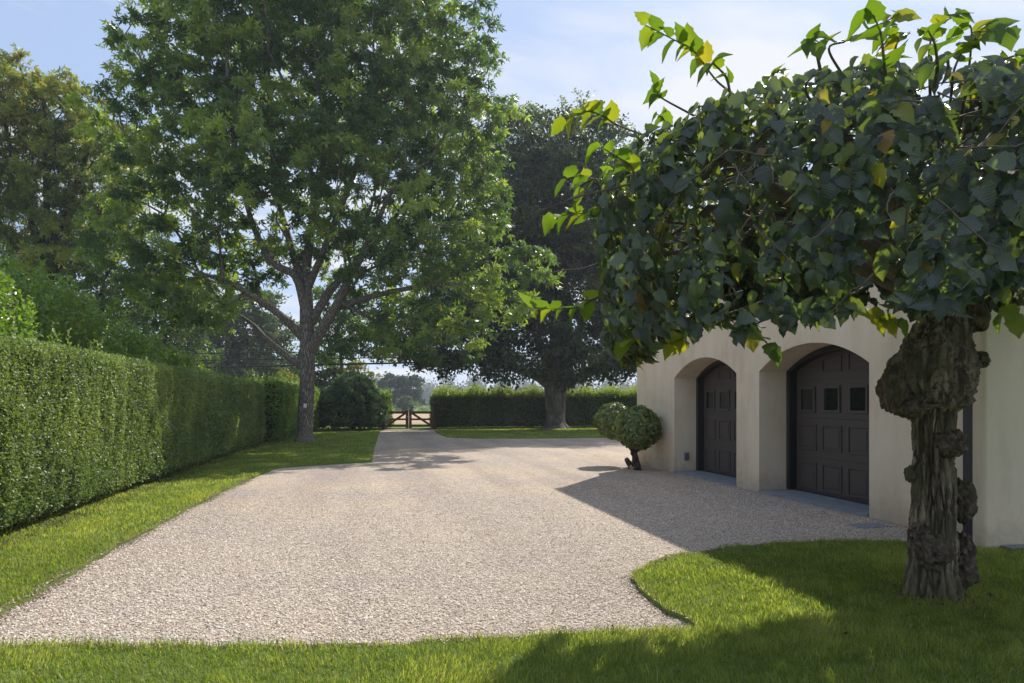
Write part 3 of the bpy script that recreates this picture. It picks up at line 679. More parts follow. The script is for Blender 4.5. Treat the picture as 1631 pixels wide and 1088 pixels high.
    if shoots:
        s = g.uniform(0, Ln, shoots); t = g.uniform(0, width, shoots); hh = g.uniform(sh[0], sh[1], shoots)*(.6+.4*np.sin(s*1.7)**2); k = 16
        ii = np.repeat(np.arange(shoots), k); u = np.tile(np.linspace(.05, 1, k), shoots); ln = g.normal(size=(shoots, 2))*.15
        P = pt(s[ii], t[ii], hgt-.08+hh[ii]*u); P[:, :2] += ln[ii]*(u*hh[ii])[:, None]; nn = len(P); an = g.random(nn)*6.28
        A = np.column_stack([np.cos(an), np.sin(an), np.full(nn, .9)]); leaves('shoots', P, A, g.normal(size=(nn, 3))+np.array([0, 0, .6]), (regs[0][3])*(1.2-.5*u)*(.8+.4*g.random(nn)), T_QUAD2, shoot_mat or lm, root, .3+.5*g.random(nn))
    print(name, n)
    return root
hedge('hedge', 'long clipped privet hedge running along the left lawn strip', ((-4.05, 5.0), (-4.02, 27.6)), 1.5, 2.40,
      [(0, 3, 900, .055), (3, 8, 4600, .038), (8, 13, 3200, .045), (13, 22.6, 1600, .060)], M_privet, 21, shoots=120)
hedge('hedge', 'sunlit farther clipped hedge behind the sweetgum trunk on the left', ((-3.45, 28.0), (-2.9, 41.0)), 1.6, 2.45,
      [(0, 13, 900, .085)], M_privet2, 22, shoots=160, ripple=.16)
# ================================================================== unclipped shrubs behind the left hedge
def shrub(name, label, c, r, h, nst, lm, seed, group=None, cat='shrub', lsz=.07, nl=26, z0=.5, core=True):
    g = np.random.default_rng(seed); root = empty(name, (c[0], c[1], 0), label, cat, group)
    Q = Quads(); P = []; U = []; A = []
    for i in range(nst):
        a = g.random()*6.28; q = r*math.sqrt(g.random()); bx, by = c[0]+.35*q*math.cos(a), c[1]+.35*q*math.sin(a)
        tx, ty = c[0]+q*math.cos(a), c[1]+q*math.sin(a); hh = h*(1-.38*(q/r)**2)*(.78+.26*g.random())
        pts = [(bx, by, 0, .018), ((bx*.5+tx*.5)+g.normal()*.06, (by*.5+ty*.5)+g.normal()*.06, hh*.5, .012), (tx, ty, hh*.85, .006), (tx+g.normal()*.07, ty+g.normal()*.07, hh, .003)]
        L = smooth_path(pts, 3)
        if i < 90: V, Fs = tube_verts([p[:3] for p in L], [p[3] for p in L], 4); Q.add(V, Fs)
        u = g.random(nl)**.6; u = np.sort(u*(1-z0*.5)+z0*.5); zz_ = np.interp(u, np.linspace(0, 1, len(L)), L[:, 2]); xx = np.interp(u, np.linspace(0, 1, len(L)), L[:, 0]); yy_ = np.interp(u, np.linspace(0, 1, len(L)), L[:, 1])
        sp = g.normal(size=(nl, 3))*(.14*(1-u)+.035)[:, None]; P.append(np.column_stack([xx, yy_, zz_])+sp); an = g.random(nl)*6.28
        A.append(np.column_stack([np.cos(an), np.sin(an), .4+.5*g.random(nl)]))
    Q.build('stems_or_core', M_twig, root); P = np.vstack(P); A = np.vstack(A); n = len(P)
    rn = np.clip(.4+.5*(g.random(n)-.5), 0, .84); hit = g.random(n) < .02; rn[hit] = .95
    leaves('foliage', P, A, unit(g.normal(size=(n, 3))+np.array([0, 0, .8])), lsz*(.7+.6*g.random(n)), T_QUAD2, lm, root, rn)
    return root
sh = [((-6.7, 9.2), 1.7, 5.0, 'tallest bright green unclipped privet rising behind the hedge at the left edge', .075),
      ((-7.0, 12.2), 1.7, 4.75, 'bright unclipped privet behind the hedge, second from the left edge', .08),
      ((-6.9, 15.3), 1.8, 4.45, 'unclipped privet bush behind the hedge under the leftmost dark trunk', .085),
      ((-7.2, 18.6), 1.9, 4.3, 'dusky green unclipped bush behind the middle of the long hedge', .09),
      ((-7.0, 22.3), 2.0, 3.8, 'low shaded unclipped bush behind the hedge, just before the wires appear', .10),
      ((-7.3, 26.5), 2.1, 3.5, 'last and smallest unclipped bush behind the hedge, in front of the wires', .11)]
for i, (c, r, h, lab, ls) in enumerate(sh):
    shrub('privet_shrub', lab, c, r, h, 560, M_privet2, 40+i, 'unclipped shrubs behind the long hedge', lsz=ls, nl=44)
# ================================================================== RIGHT HEDGE by the gate, conifer, gate
M_pale = leaf_mat('pale_shoot', [(0, (0.12, 0.20, 0.05)), (0.5, (0.22, 0.30, 0.07)), (1, (0.42, 0.42, 0.22))], (1.6, 1.6, .7), .5, .5, .4)
M_hdark = leaf_mat('hedge_leaf_deep', [(0, (0.05, 0.085, 0.028)), (0.5, (0.12, 0.18, 0.055)), (0.84, (0.23, 0.30, 0.10)), (1, (0.2, 0.2, 0.04))], (1.6, 1.7, .6), .3, .4, .4)
a = gp(693, 684); zc = F*CAMH/(683.5-HY); e = wp(1120, 684, zc)
hedge('hedge', 'clipped dark hedge with pale feathery top behind the beech trunk', ((a[0], a[1]+.5), (e[0]+3, a[1]+1.5)), 1.6, 2.0, [(0, 22, 620, .11)], M_hdark, 23, shoots=3200, sh=(.25, .95), shoot_mat=M_pale, front=+1, yel=.01, ripple=.12)
# short hedge end left of the gate
hedge('hedge', 'short bright hedge end between the rounded conifer and the gate', (tuple(wp(588, 684, 41.5)[:2]), tuple(wp(611, 684, 41.3)[:2])), 1.4, 2.1, [(0, 1, 1000, .10)], M_privet2, 24, shoots=60)
# rounded conifer
M_spruce = leaf_mat('spruce_needles', [(0, (0.035, 0.065, 0.035)), (.5, (0.105, 0.155, 0.08)), (1, (0.25, 0.31, 0.16))], (1, 1.3, .8), .15, .6, .3)
def conifer():
    g = np.random.default_rng(60); c = wp(561, 684, 40.0); root = empty('conifer_shrub', (c[0], c[1], 0), 'broad rounded blue green conifer at the end of the left lawn', 'conifer')
    n = 520; d = unit(g.normal(size=(n, 3))); d[:, 2] = np.abs(d[:, 2])*1.0-.12; hw = 50/F*40; hh = 3.05
    d = unit(d); k = (np.abs(d[:, 2]))**1.0; rad = 1-.16*np.abs(np.sin(d[:, 0]*9+1)*np.cos(d[:, 2]*11+d[:, 1]*7))
    C = np.column_stack([c[0]+d[:, 0]*hw*rad, c[1]+d[:, 1]*hw*rad, .55+np.maximum(d[:, 2], -.1)*2.5*rad+.15*k]); C[:, :2] += (np.array([c[0], c[1]])-C[:, :2])*(np.clip((C[:, 2]-1.2)/2.2, 0, 1)**1.5*.35)[:, None]
    m = 90; ci = np.repeat(np.arange(n), m); P = C[ci]+g.normal(size=(n*m, 3))*.115; A = unit(d[ci]+g.normal(size=(n*m, 3))*.5+np.array([0, 0, .4]))
    leaves('foliage', P, A, g.normal(size=(n*m, 3)), .15*(.6+.8*g.random(n*m)), T_DIAMOND, M_spruce, root, np.clip(.55+.9*(g.random(n)[ci]-.5)+.3*(g.random(n*m)-.5), 0, 1))
    q = Quads(); V, Fs = tube_verts([(c[0], c[1], 0), (c[0], c[1], 1.4), (c[0], c[1], 2.7)], [.14, .10, .03], 8, .1); q.add(V, Fs); q.build('trunk', M_barkd, root)
    # opaque heart of twigs
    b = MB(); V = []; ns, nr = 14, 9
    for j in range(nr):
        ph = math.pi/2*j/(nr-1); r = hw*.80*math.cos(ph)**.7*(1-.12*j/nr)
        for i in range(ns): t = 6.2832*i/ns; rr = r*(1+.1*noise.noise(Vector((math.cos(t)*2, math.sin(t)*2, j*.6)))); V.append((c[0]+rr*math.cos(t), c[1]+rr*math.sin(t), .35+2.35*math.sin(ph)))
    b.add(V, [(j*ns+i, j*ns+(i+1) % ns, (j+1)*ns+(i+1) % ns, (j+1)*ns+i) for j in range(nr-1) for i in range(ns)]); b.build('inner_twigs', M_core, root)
conifer()
# gate ------------------------------------------------------------
zg = 41.0; gl, gc, gr = wp(613.5, 684, zg), wp(651, 684, zg), wp(690, 684, zg)
def gate_leaf(hinge, free, label):
    root = empty('gate_leaf', (hinge[0], hinge[1], 0), label, 'gate', 'pair of wooden gate leaves'); h = Vector((hinge[0], hinge[1], 0)); f = Vector((free[0], free[1], 0)); d = (f-h).normalized(); f = f-d*.02; h = h+d*.03
    zb, zt = .17, 1.10; up = Vector((0, 0, 1)); th = .05
    def r(name, p, q, w_, t=th): b = MB(); b.bar(p, q, w_, t, up=d.cross(up) if abs((Vector(q)-Vector(p)).normalized().z) > .99 else up); return b.build(name, M_gate, root, .004)
    b = MB(); 
    def rail(name, z, hh):
        b = MB(); n = d.cross(up)*th/2; a, c = h, f; v = [a-n+up*z, c-n+up*z, c+n+up*z, a+n+up*z]; v += [q+up*hh for q in v]; b.add(v, [(0, 3, 2, 1), (4, 5, 6, 7), (0, 1, 5, 4), (1, 2, 6, 5), (2, 3, 7, 6), (3, 0, 4, 7)]); return b.build(name, M_gate, root, .004)
    rail('rail', zb, .13); rail('rail', .57, .11); rail('rail', zt-.14, .15)
    def stile(p, q, z0, z1):
        b = MB(); n = d.cross(up)*(th/2+.006); v = [p-n+up*z0, q-n+up*z0, q+n+up*z0, p+n+up*z0]; v += [k+up*(z1-z0) for k in v]; b.add(v, [(0, 3, 2, 1), (4, 5, 6, 7), (0, 1, 5, 4), (1, 2, 6, 5), (2, 3, 7, 6), (3, 0, 4, 7)]); return b.build('stile', M_gate, root, .004)
    stile(h, h+d*.10, .10, 1.14); stile(f-d*.16, f, .10, 1.18)
    n = d.cross(up)*(th/2+.014)
    b = MB(); b.bar(h+up*.22-n+d*.05, f+up*1.05-n-d*.10, .13, .03, up=tuple(d.cross(up))); b.build('diagonal_brace', M_gate, root)
    return root, d
rt, d1 = gate_leaf(gl, gc, 'left leaf of the brown wooden gate with a diagonal brace')
gate_leaf(gr, gc, 'right leaf of the brown wooden gate with a diagonal brace')
b = MB(); b.bar((gc[0]-.012, gc[1]-.06, .12), (gc[0]-.012, gc[1]-.06, 1.15), .02, .02, up=(0, 1, 0)); b.box(gc[0]-.09, gc[0]+.09, gc[1]-.07, gc[1]-.05, .76, .80); b.build('latch', M_metal, rt)
for p, lab, hh in ((gl-np.array([.12, 0, 0]), 'dark wooden gate post between the short hedge end and the gate', 1.3), (gr+np.array([.14, 0, 0]), 'dark wooden gate post against the right hand hedge', 1.5)):
    b = MB(); b.box(p[0]-.09, p[0]+.09, p[1]-.09, p[1]+.09, -.02, hh); b.box(p[0]-.11, p[0]+.11, p[1]-.11, p[1]+.11, hh+.002, hh+.05); o = b.build('gate_post', M_postm, None, .008); tag(o, lab, 'gate post', 'posts of the driveway gate')
# wires --------------------------------------------------------------
for i, (y0, y1, zc, r, lab) in enumerate(((586, 574, 46, .06, 'thick black overhead cable, lowest of the wires above the gate'), (574, 567, 46.6, .038, 'overhead wire just above the thick lowest cable'),
                                     (563, 557, 47, .028, 'thin overhead wire, third up above the gate'), (541, 545, 47.5, .017, 'thin overhead wire, fourth up and seen against the grey green trees'), (509, 520, 48, .015, 'topmost thin overhead wire against the grey green trees'))):
    xs = np.linspace(-250, 1500, 40); pts = []
    for x in xs:
        t = (x-300)/(820-300); pts.append(wp(x, y0+(y1-y0)*t+3.5*((t-.5)**2)*.5, zc))
    V, Fs = tube_verts(pts, [r]*len(pts), 6); q = Quads(); q.add(V, Fs); o = q.build('overhead_wire', M_wire); tag(o, lab, 'wire', 'overhead wires beyond the gate')
# ================================================================== TREES
ML = lambda nm, a, b, c, y=(0.35, 0.28, 0.04), tr=.42, rough=.5, spec=.35: leaf_mat(nm, [(0, a), (.45, b), (.84, c), (.88, tuple(.6*np.array(c)+.4*np.array(y))), (1, y)], (1.7, 1.8, .55), tr, rough, spec)
M_gum = ML('sweetgum_leaf', (0.055, 0.10, 0.035), (0.135, 0.20, 0.06), (0.27, 0.33, 0.09), (0.36, 0.30, 0.06), .52, .38, .5)
M_beech = ML('beech_leaf', (0.026, 0.044, 0.024), (0.055, 0.08, 0.038), (0.12, 0.145, 0.065), (0.12, 0.13, 0.04), .3)
M_olive = ML('autumn_leaf', (0.08, 0.11, 0.03), (0.18, 0.22, 0.05), (0.30, 0.30, 0.07), (0.40, 0.27, 0.06))
M_mid = ML('oak_leaf', (0.045, 0.085, 0.03), (0.09, 0.145, 0.045), (0.16, 0.22, 0.065), (0.2, 0.19, 0.05))
M_greyg = ML('locust_leaf', (0.06, 0.085, 0.045), (0.10, 0.135, 0.065), (0.15, 0.19, 0.085), (0.2, 0.19, 0.08), .3)
M_far = ML('far_leaf', (0.035, 0.055, 0.025), (0.06, 0.09, 0.035), (0.10, 0.13, 0.05), (0.16, 0.16, 0.06), .25)
M_yel = ML('yellowing_leaf', (0.08, 0.10, 0.02), (0.16, 0.17, 0.03), (0.26, 0.24, 0.05), (0.40, 0.30, 0.06))
# --- sweetgum on the left lawn
Z = 27.6; tb = gp(485, 705.5)
trunk = [(tb[0], tb[1], 0.0, .33)]+pl_(Z, [(486, 680, 0, .31), (489, 620, 0, .295), (490, 560, 0, .29), (489, 515, 0, .28), (488, 480, 0, .25), (486, 440, .1, .20)])
limbs = [pl_(Z, [(490, 548, 0, .20), (466, 520, -.3, .17), (440, 497, -.7, .15), (415, 480, -1, .13), (375, 455, -1.3, .10), (335, 440, -1.6, .07)]),
         pl_(Z, [(490, 590, 0, .16), (455, 565, .3, .13), (425, 540, .6, .11), (400, 515, 1, .09), (360, 490, 1.4, .06)]),
         pl_(Z, [(494, 560, 0, .22), (515, 520, -.3, .20), (540, 480, -.6, .17), (558, 440, -1, .14), (590, 380, -1.4, .10), (620, 310, -1.8, .07)]),
         pl_(Z, [(492, 520, 0, .18), (525, 465, .3, .16), (560, 425, .6, .13), (610, 375, 1, .10), (660, 300, 1.3, .07)]),
         pl_(Z, [(488, 500, 0, .19), (470, 440, -.4, .16), (436, 420, -.7, .13), (405, 365, -1, .11), (385, 290, -1.2, .08), (370, 210, -1.4, .06)]),
         pl_(Z, [(487, 470, 0, .17), (463, 390, .3, .14), (440, 300, .8, .10), (430, 200, 1, .07), (425, 100, 1, .05)]),
         pl_(Z, [(486, 440, .1, .19), (495, 370, 0, .16), (512, 290, 0, .13), (518, 200, 0, .10), (515, 100, 0, .07), (510, -20, 0, .05)]),
         pl_(Z, [(490, 460, 0, .16), (515, 400, -.5, .13), (555, 300, -1, .11), (590, 200, -1, .08), (610, 80, -1, .05)]),
         pl_(Z, [(540, 490, 0, .12), (600, 470, -1.5, .10), (680, 455, -2.5, .08), (760, 450, -3.2, .05)])]
blobs = pb(Z, [(510, -60, 0, 210, 130), (330, 60, 0, 130, 110), (300, 180, 0, 135, 130), (285, 290, 0, 115, 85), (440, 120, 0, 170, 140), (430, 270, -2, 140, 110), (600, 90, 0, 175, 150),
               (690, 190, 0, 130, 140), (600, 280, -1, 160, 120), (720, 300, 0, 100, 80), (700, 390, -1.5, 100, 75, 2.2), (640, 440, -1, 100, 60, 2.0), (770, 440, -3, 62, 60, 1.5), (835, 412, -3.5, 60, 36, 1.1), (800, 495, -3, 55, 45, 1.2), (720, 520, -2, 70, 50, 1.5),
               (560, 400, 1, 70, 50), (400, 390, 0, 90, 50), (300, 400, -1, 110, 62, 2.5), (220, 430, -2, 85, 60, 2.2), (290, 475, -1.5, 80, 50, 1.8), (180, 370, -1, 60, 45, 1.6), (370, 450, 0, 70, 32, 1.5), (650, 520, 0, 50, 45, 1.3), (600, 500, 1, 45, 30, 1.0)])
make_tree('sweetgum_tree', 'tall spreading sweetgum with pale grey forked trunk on the left lawn', trunk, limbs, blobs, 1.10, .52, 58, .26, T_STAR, M_gum, M_bark, 101, flat=.75, droop=.45, pr=.011,
          yellow=lambda P: np.where(np.abs(P[:, 2]-9.5) < 2.5, .006, .002), flare=.45, fh=.5, flute=.05, shell=.7, tint=.75)
t_ = bpy.data.objects['sweetgum_tree']
b = MB(); p = gp(485, 705.5); b.box(p[0]+.06-.06, p[0]+.06+.06, p[1]-.375, p[1]-.355, 1.42, 1.58); b.build('tag', M_white, t_)
# --- beech by the right hedge
Z = 42.4; tb = gp(885, 683.5)
trunk = [(tb[0], tb[1], -.02, .62)]+pl_(Z, [(885, 665, 0, .58), (884, 640, 0, .58), (884, 618, 0, .64), (884, 596, 0, .62), (886, 570, 0, .5), (888, 520, 0, .42), (888, 440, 0, .34), (885, 350, 0, .25), (880, 270, 0, .15)])
limbs = [pl_(Z, [(874, 612, 0, .36), (850, 598, -1, .28), (810, 585, -2.5, .2), (760, 575, -4, .13), (700, 560, -5, .07)]), pl_(Z, [(895, 615, 0, .36), (925, 600, -1, .26), (970, 585, -2, .18), (1030, 575, -3, .1)]),
         pl_(Z, [(876, 590, 0, .3), (850, 520, .5, .25), (820, 420, 1, .18), (800, 320, 1, .10)]), pl_(Z, [(892, 590, 0, .3), (925, 520, .5, .25), (950, 420, 1, .18), (960, 320, 1, .10)])]
blobs = pb(Z, [(830, 250, 0, 85, 85), (925, 255, 0, 90, 80), (880, 340, 0, 150, 110), (800, 430, 0, 130, 100), (930, 430, 0, 150, 100), (780, 500, -1, 120, 45), (720, 545, -3, 105, 32, 3), (690, 575, -4, 55, 18, 2.5), (770, 570, -4, 70, 24, 2.5), (840, 560, -3, 90, 35, 3), (960, 545, -2, 110, 55), (1050, 480, 0, 110, 110),
               (900, 560, -3.5, 70, 26, 2), (1020, 585, -2, 70, 30, 2), (1050, 350, 0, 90, 90), (780, 583, -5, 50, 14, 2.5), (670, 560, -5, 40, 14, 2), (940, 585, -3.5, 50, 20, 2)])
make_tree('beech_tree', 'huge dark spreading beech with thick fluted trunk before the hedge', trunk, limbs, blobs, 1.3, 1.0, 190, .22, T_DIAMOND, M_beech, M_bark2, 102, flat=.42, droop=.35, pr=.017, flare=.7, fh=.55, flute=.22, shell=.7, up=.7, sides=28, tint=.6)
# --- trees beyond the left hedge
Z = 38
bz = wp(70, 684, Z)
trunk = [(bz[0], bz[1], 0, .45)]+pl_(Z, [(72, 600, 0, .42), (75, 480, 0, .38), (72, 420, 0, .34)])
limbs = [pl_(Z, [(72, 430, 0, .24), (50, 350, 0, .18), (25, 270, 0, .13), (5, 180, 0, .08)]), pl_(Z, [(73, 425, 0, .24), (95, 360, 0, .2), (125, 290, 0, .15), (150, 200, 0, .08)]), pl_(Z, [(73, 440, 0, .2), (75, 350, 0, .17), (72, 260, 0, .13), (70, 160, 0, .07)]),
         pl_(Z, [(75, 460, 0, .18), (110, 400, -.5, .14), (160, 340, -1, .1), (200, 280, -1, .06)]), pl_(Z, [(70, 450, 0, .18), (30, 400, -.5, .14), (-20, 330, -1, .1)])]
blobs = pb(Z, [(25, 150, 0, 85, 55), (90, 175, 0, 70, 50), (130, 225, 0, 70, 55), (30, 230, 0, 80, 60), (-30, 260, 0, 80, 110), (85, 290, 0, 60, 45), (170, 290, 0, 50, 70), (190, 235, 0, 28, 36), (40, 350, 0, 75, 45), (150, 370, 0, 65, 55), (210, 330, 0, 30, 60), (100, 410, 0, 60, 30)])
make_tree('maple_tree', 'olive and rust tinged broad tree at the far left above the hedge', trunk, limbs, blobs, 1.2, .8, 110, .28, T_STAR, M_olive, M_barkd, 103, 'trees around the drive', flat=.7, droop=.2, pr=.017, yellow=lambda P: np.clip((P[:, 2]-14)/22, .02, .22), shell=.75, tint=.5)
def simple_tree(name, label, Z, px, trunk_r, fork_py, bl, spacing, crad, nper, ls, lm, seed, T=T_DIAMOND, bm=None, group='trees beyond the hedges', **k):
    bz = wp(px, 684, Z); tr = [(bz[0], bz[1], 0, trunk_r)]+pl_(Z, [(px+1, 642+(fork_py-642)*.5, 0, trunk_r*.9), (px, fork_py, 0, trunk_r*.7)])
    return make_tree(name, label, tr, [], pb(Z, bl), spacing, crad, nper, ls, T, lm, bm or M_barkd, seed, group, pr=trunk_r*.05, **k)
simple_tree('oak_tree', 'shaded green tree filling the gap between the olive tree and the sweetgum', 44, 160, .3, 470, [(165, 400, 0, 75, 70), (230, 340, 0, 50, 80), (130, 470, 0, 90, 50), (240, 450, 0, 60, 60)], 1.35, .85, 130, .24, M_mid, 104)
simple_tree('oak_tree', 'dark low oak crown at the left edge under the olive tree', 47, 20, .3, 500, [(20, 440, 0, 75, 60), (-40, 420, 0, 60, 80), (90, 480, 0, 50, 40)], 1.4, .9, 150, .26, M_mid, 120)
simple_tree('oak_tree', 'dark oak behind the shaded unclipped shrubs below the sweetgum boughs', 52, 265, .3, 520, [(240, 510, 0, 60, 50), (300, 500, 0, 50, 50), (200, 540, 0, 60, 45), (280, 570, 0, 60, 40)], 1.5, 1.0, 150, .28, M_mid, 121)
simple_tree('locust_tree', 'hazy grey green tree behind the overhead wires left of the sweetgum trunk', 66, 385, .35, 600, [(400, 520, 0, 62, 55), (350, 560, 0, 62, 55), (430, 570, 0, 50, 50), (330, 500, 0, 50, 55), (395, 600, 0, 85, 35), (300, 560, 0, 55, 60)], 1.7, 1.15, 230, .34, M_greyg, 105, flat=.8)
simple_tree('oak_tree', 'dark background tree seen just right of the sweetgum trunk', 62, 510, .3, 610, [(505, 590, 0, 40, 45), (530, 610, 0, 30, 35), (480, 610, 0, 25, 35)], 1.4, 1.0, 220, .32, M_mid, 106)
simple_tree('maple_tree', 'young tree with slim straight grey trunk and flat bottomed crown behind the conifer', 46, 543, .13, 560, [(560, 520, 0, 62, 42), (600, 545, 0, 48, 26), (530, 555, 0, 32, 22), (540, 480, 0, 50, 30)], 1.1, .75, 170, .21, M_mid, 107, bm=M_bark2, flat=.6)
simple_tree('birch_tree', 'small yellowing tree peeping over the rounded conifer', 60, 578, .16, 630, [(580, 605, 0, 17, 22), (560, 595, 0, 20, 22), (588, 625, 0, 12, 18), (572, 580, 0, 14, 12)], 1.0, .7, 170, .22, M_yel, 108)
simple_tree('field_tree', 'pale yellow green bush tree behind the far hedge and the sweetgum trunk', 55, 452, .12, 640, [(450, 612, 0, 30, 22), (470, 625, 0, 20, 15)], 1.1, .8, 170, .24, M_yel, 109)
simple_tree('poplar_tree', 'olive topped tree rising behind the beech against the sky', 52, 905, .35, 500, [(900, 225, 0, 55, 65), (955, 240, 0, 50, 65), (845, 215, 0, 42, 55), (1010, 290, 0, 60, 80), (880, 320, 0, 80, 60), (840, 190, 0, 22, 30), (925, 180, 0, 22, 25)], 1.5, .95, 120, .22, M_mid, 110, flat=.9, yellow=lambda P: np.clip((P[:, 2]-14)/30, 0, .25))
# --- beyond the field
simple_tree('field_oak', 'rounded dark oak standing in the field beyond the gate', 150, 635, .6, 640, [(628, 615, 0, 26, 20), (652, 617, 0, 18, 18), (612, 632, 0, 15, 14), (645, 636, 0, 26, 14), (660, 633, 0, 9, 16)], 2.0, 1.5, 300, .62, M_far, 111, group='trees beyond the field')
simple_tree('field_willow', 'small grey green round tree in front of the field oak', 120, 646, .2, 650, [(646, 642, 0, 10, 10)], 1.0, .8, 240, .4, M_greyg, 112, group='trees beyond the field')
simple_tree('field_maple', 'smaller tree on the left shoulder of the field oak', 160, 606, .25, 648, [(605, 634, 0, 12, 14)], 1.7, 1.2, 260, .5, M_greyg, 113, group='trees beyond the field')
def scrub(name, label, px0, px1, zc, hpx, lm, seed, n, kind):
    g = np.random.default_rng(seed); s = zc/F; px = g.uniform(px0, px1, n); env = .55+.45*np.sin(px*.21+seed)*np.sin(px*.057+seed*2)
    C = np.array([wp(x, 650, zc+g.uniform(-zc*.03, zc*.03)) for x in px]); C[:, 2] = g.random(n)**.8*hpx*s*env+.2
    m = 26; ci = np.repeat(np.arange(n), m); P = C[ci]+g.normal(size=(n*m, 3))*hpx*s*.13; P[:, 2] = np.abs(P[:, 2])
    o = leaves(name, P, g.normal(size=(n*m, 3)), unit(g.normal(size=(n*m, 3))+np.array([0, 0, .8])), hpx*s*.09*(.6+.8*g.random(n*m)), T_DIAMOND, lm, None, np.clip(.4+.5*(g.random(n)[ci]-.5), 0, .84)); tag(o, label, 'wood' if 'wood' in name else 'bushes', None, 'stuff')
scrub('field_scrub', 'low bushes along the far side of the field', 350, 1200, 128, 15, M_mid, 7, 1500, 'stuff')
scrub('wood', 'distant hazy blue green wood on the skyline beyond the field', -200, 1900, 430, 44, M_far, 9, 9000, 'stuff')
scrub('wood', 'nearer belt of trees behind the left and right hedges', -500, 440, 95, 70, M_far, 12, 5000, 'stuff')
# ================================================================== TOPIARY
M_topi = leaf_mat('topiary_leaf', [(0, (0.06, 0.09, 0.025)), (.5, (0.15, 0.20, 0.045)), (.84, (0.28, 0.33, 0.08)), (1, (0.25, 0.22, 0.04))], (1.7, 1.7, .5), .32, .35, .6)
def topiary(c, zc_, r, label, seed, tr):
    g = np.random.default_rng(seed); root = empty('topiary_bush', (c[0], c[1], 0), label, 'topiary', 'clipped ball bushes at the garage corner'); n = 4200
    d = unit(g.normal(size=(n, 3))); rad = r*(1-.10*g.random(n)**1.6)*(1+.04*np.sin(d[:, 0]*6)*np.cos(d[:, 2]*7)+.05*g.random(n))
    rad *= 1+.05*np.sin(d[:, 1]*4+seed)*np.cos(d[:, 0]*3)+.07*(g.random(n) < .06); P = np.array([c[0], c[1], zc_])+d*rad[:, None]*np.array([1, 1, .93]); A = unit(np.cross(d, g.normal(size=(n, 3)))*.8+np.array([0, 0, -.55])+d*.25)
    leaves('foliage', P, A, unit(d+g.normal(size=(n, 3))*.35+np.array([0, 0, .25])), .095*(.7+.6*g.random(n)), T_QUAD2, M_topi, root, np.clip(.42+.55*(g.random(n)-.5), 0, .84))
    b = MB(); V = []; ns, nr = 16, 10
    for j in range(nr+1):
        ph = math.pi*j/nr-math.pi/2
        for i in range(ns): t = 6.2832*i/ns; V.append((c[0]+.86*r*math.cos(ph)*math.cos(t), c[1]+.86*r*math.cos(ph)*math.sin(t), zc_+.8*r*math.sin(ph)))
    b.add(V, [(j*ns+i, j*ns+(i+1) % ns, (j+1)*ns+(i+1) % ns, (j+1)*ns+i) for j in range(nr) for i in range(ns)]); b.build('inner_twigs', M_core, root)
    q = Quads(); L = smooth_path(tr, 5); V, Fs = tube_verts([p[:3] for p in L], [p[3] for p in L], 12, .45, seed); q.add(V, Fs); q.build('trunk', M_barkd, root)
zt = 16.3; k1 = wp(1013, 749, zt); r1 = 34/F*zt; c1 = wp(1015, 681, zt)
topiary((c1[0], c1[1]), c1[2]+.02, r1, 'nearer ball clipped bush with crooked brown trunk at the garage corner', 70,
        [(c1[0]+.02, c1[1], -.03, .10), (c1[0]+.0, c1[1], .12, .075), (c1[0]-.05, c1[1], .32, .065), (c1[0]-.09, c1[1], .42, .085), (c1[0]-.03, c1[1], .56, .06), (c1[0], c1[1], .9, .04)])
c2 = wp(979, 669, 17.8)
topiary((c2[0]-.02, c2[1]), c2[2], 28/F*17.8, 'farther ball clipped bush half hidden behind the nearer one', 71, [(wp(1010, 745, 17.2)[0], wp(1010, 745, 17.2)[1], -.03, .07), (wp(1008, 720, 17.25)[0], wp(1008, 720, 17.25)[1], .38, .055), (c2[0], c2[1], .8, .04)])
s_ = gp(1002, 748); SL = empty('spotlight', (s_[0], s_[1], 0), 'small dark spike spotlight in the gravel by the crooked topiary trunk', 'garden light')
b = MB(); b.cyl((s_[0], s_[1], -.02), (s_[0]-.03, s_[1], .15), .014, .014); b.build('stake', M_lamp, SL)
b = MB(); b.cyl((s_[0]+.02, s_[1]+.02, .13), (s_[0]-.09, s_[1]-.05, .26), .075, .055, 14); b.build('lamp_head', M_lamp, SL, .006)
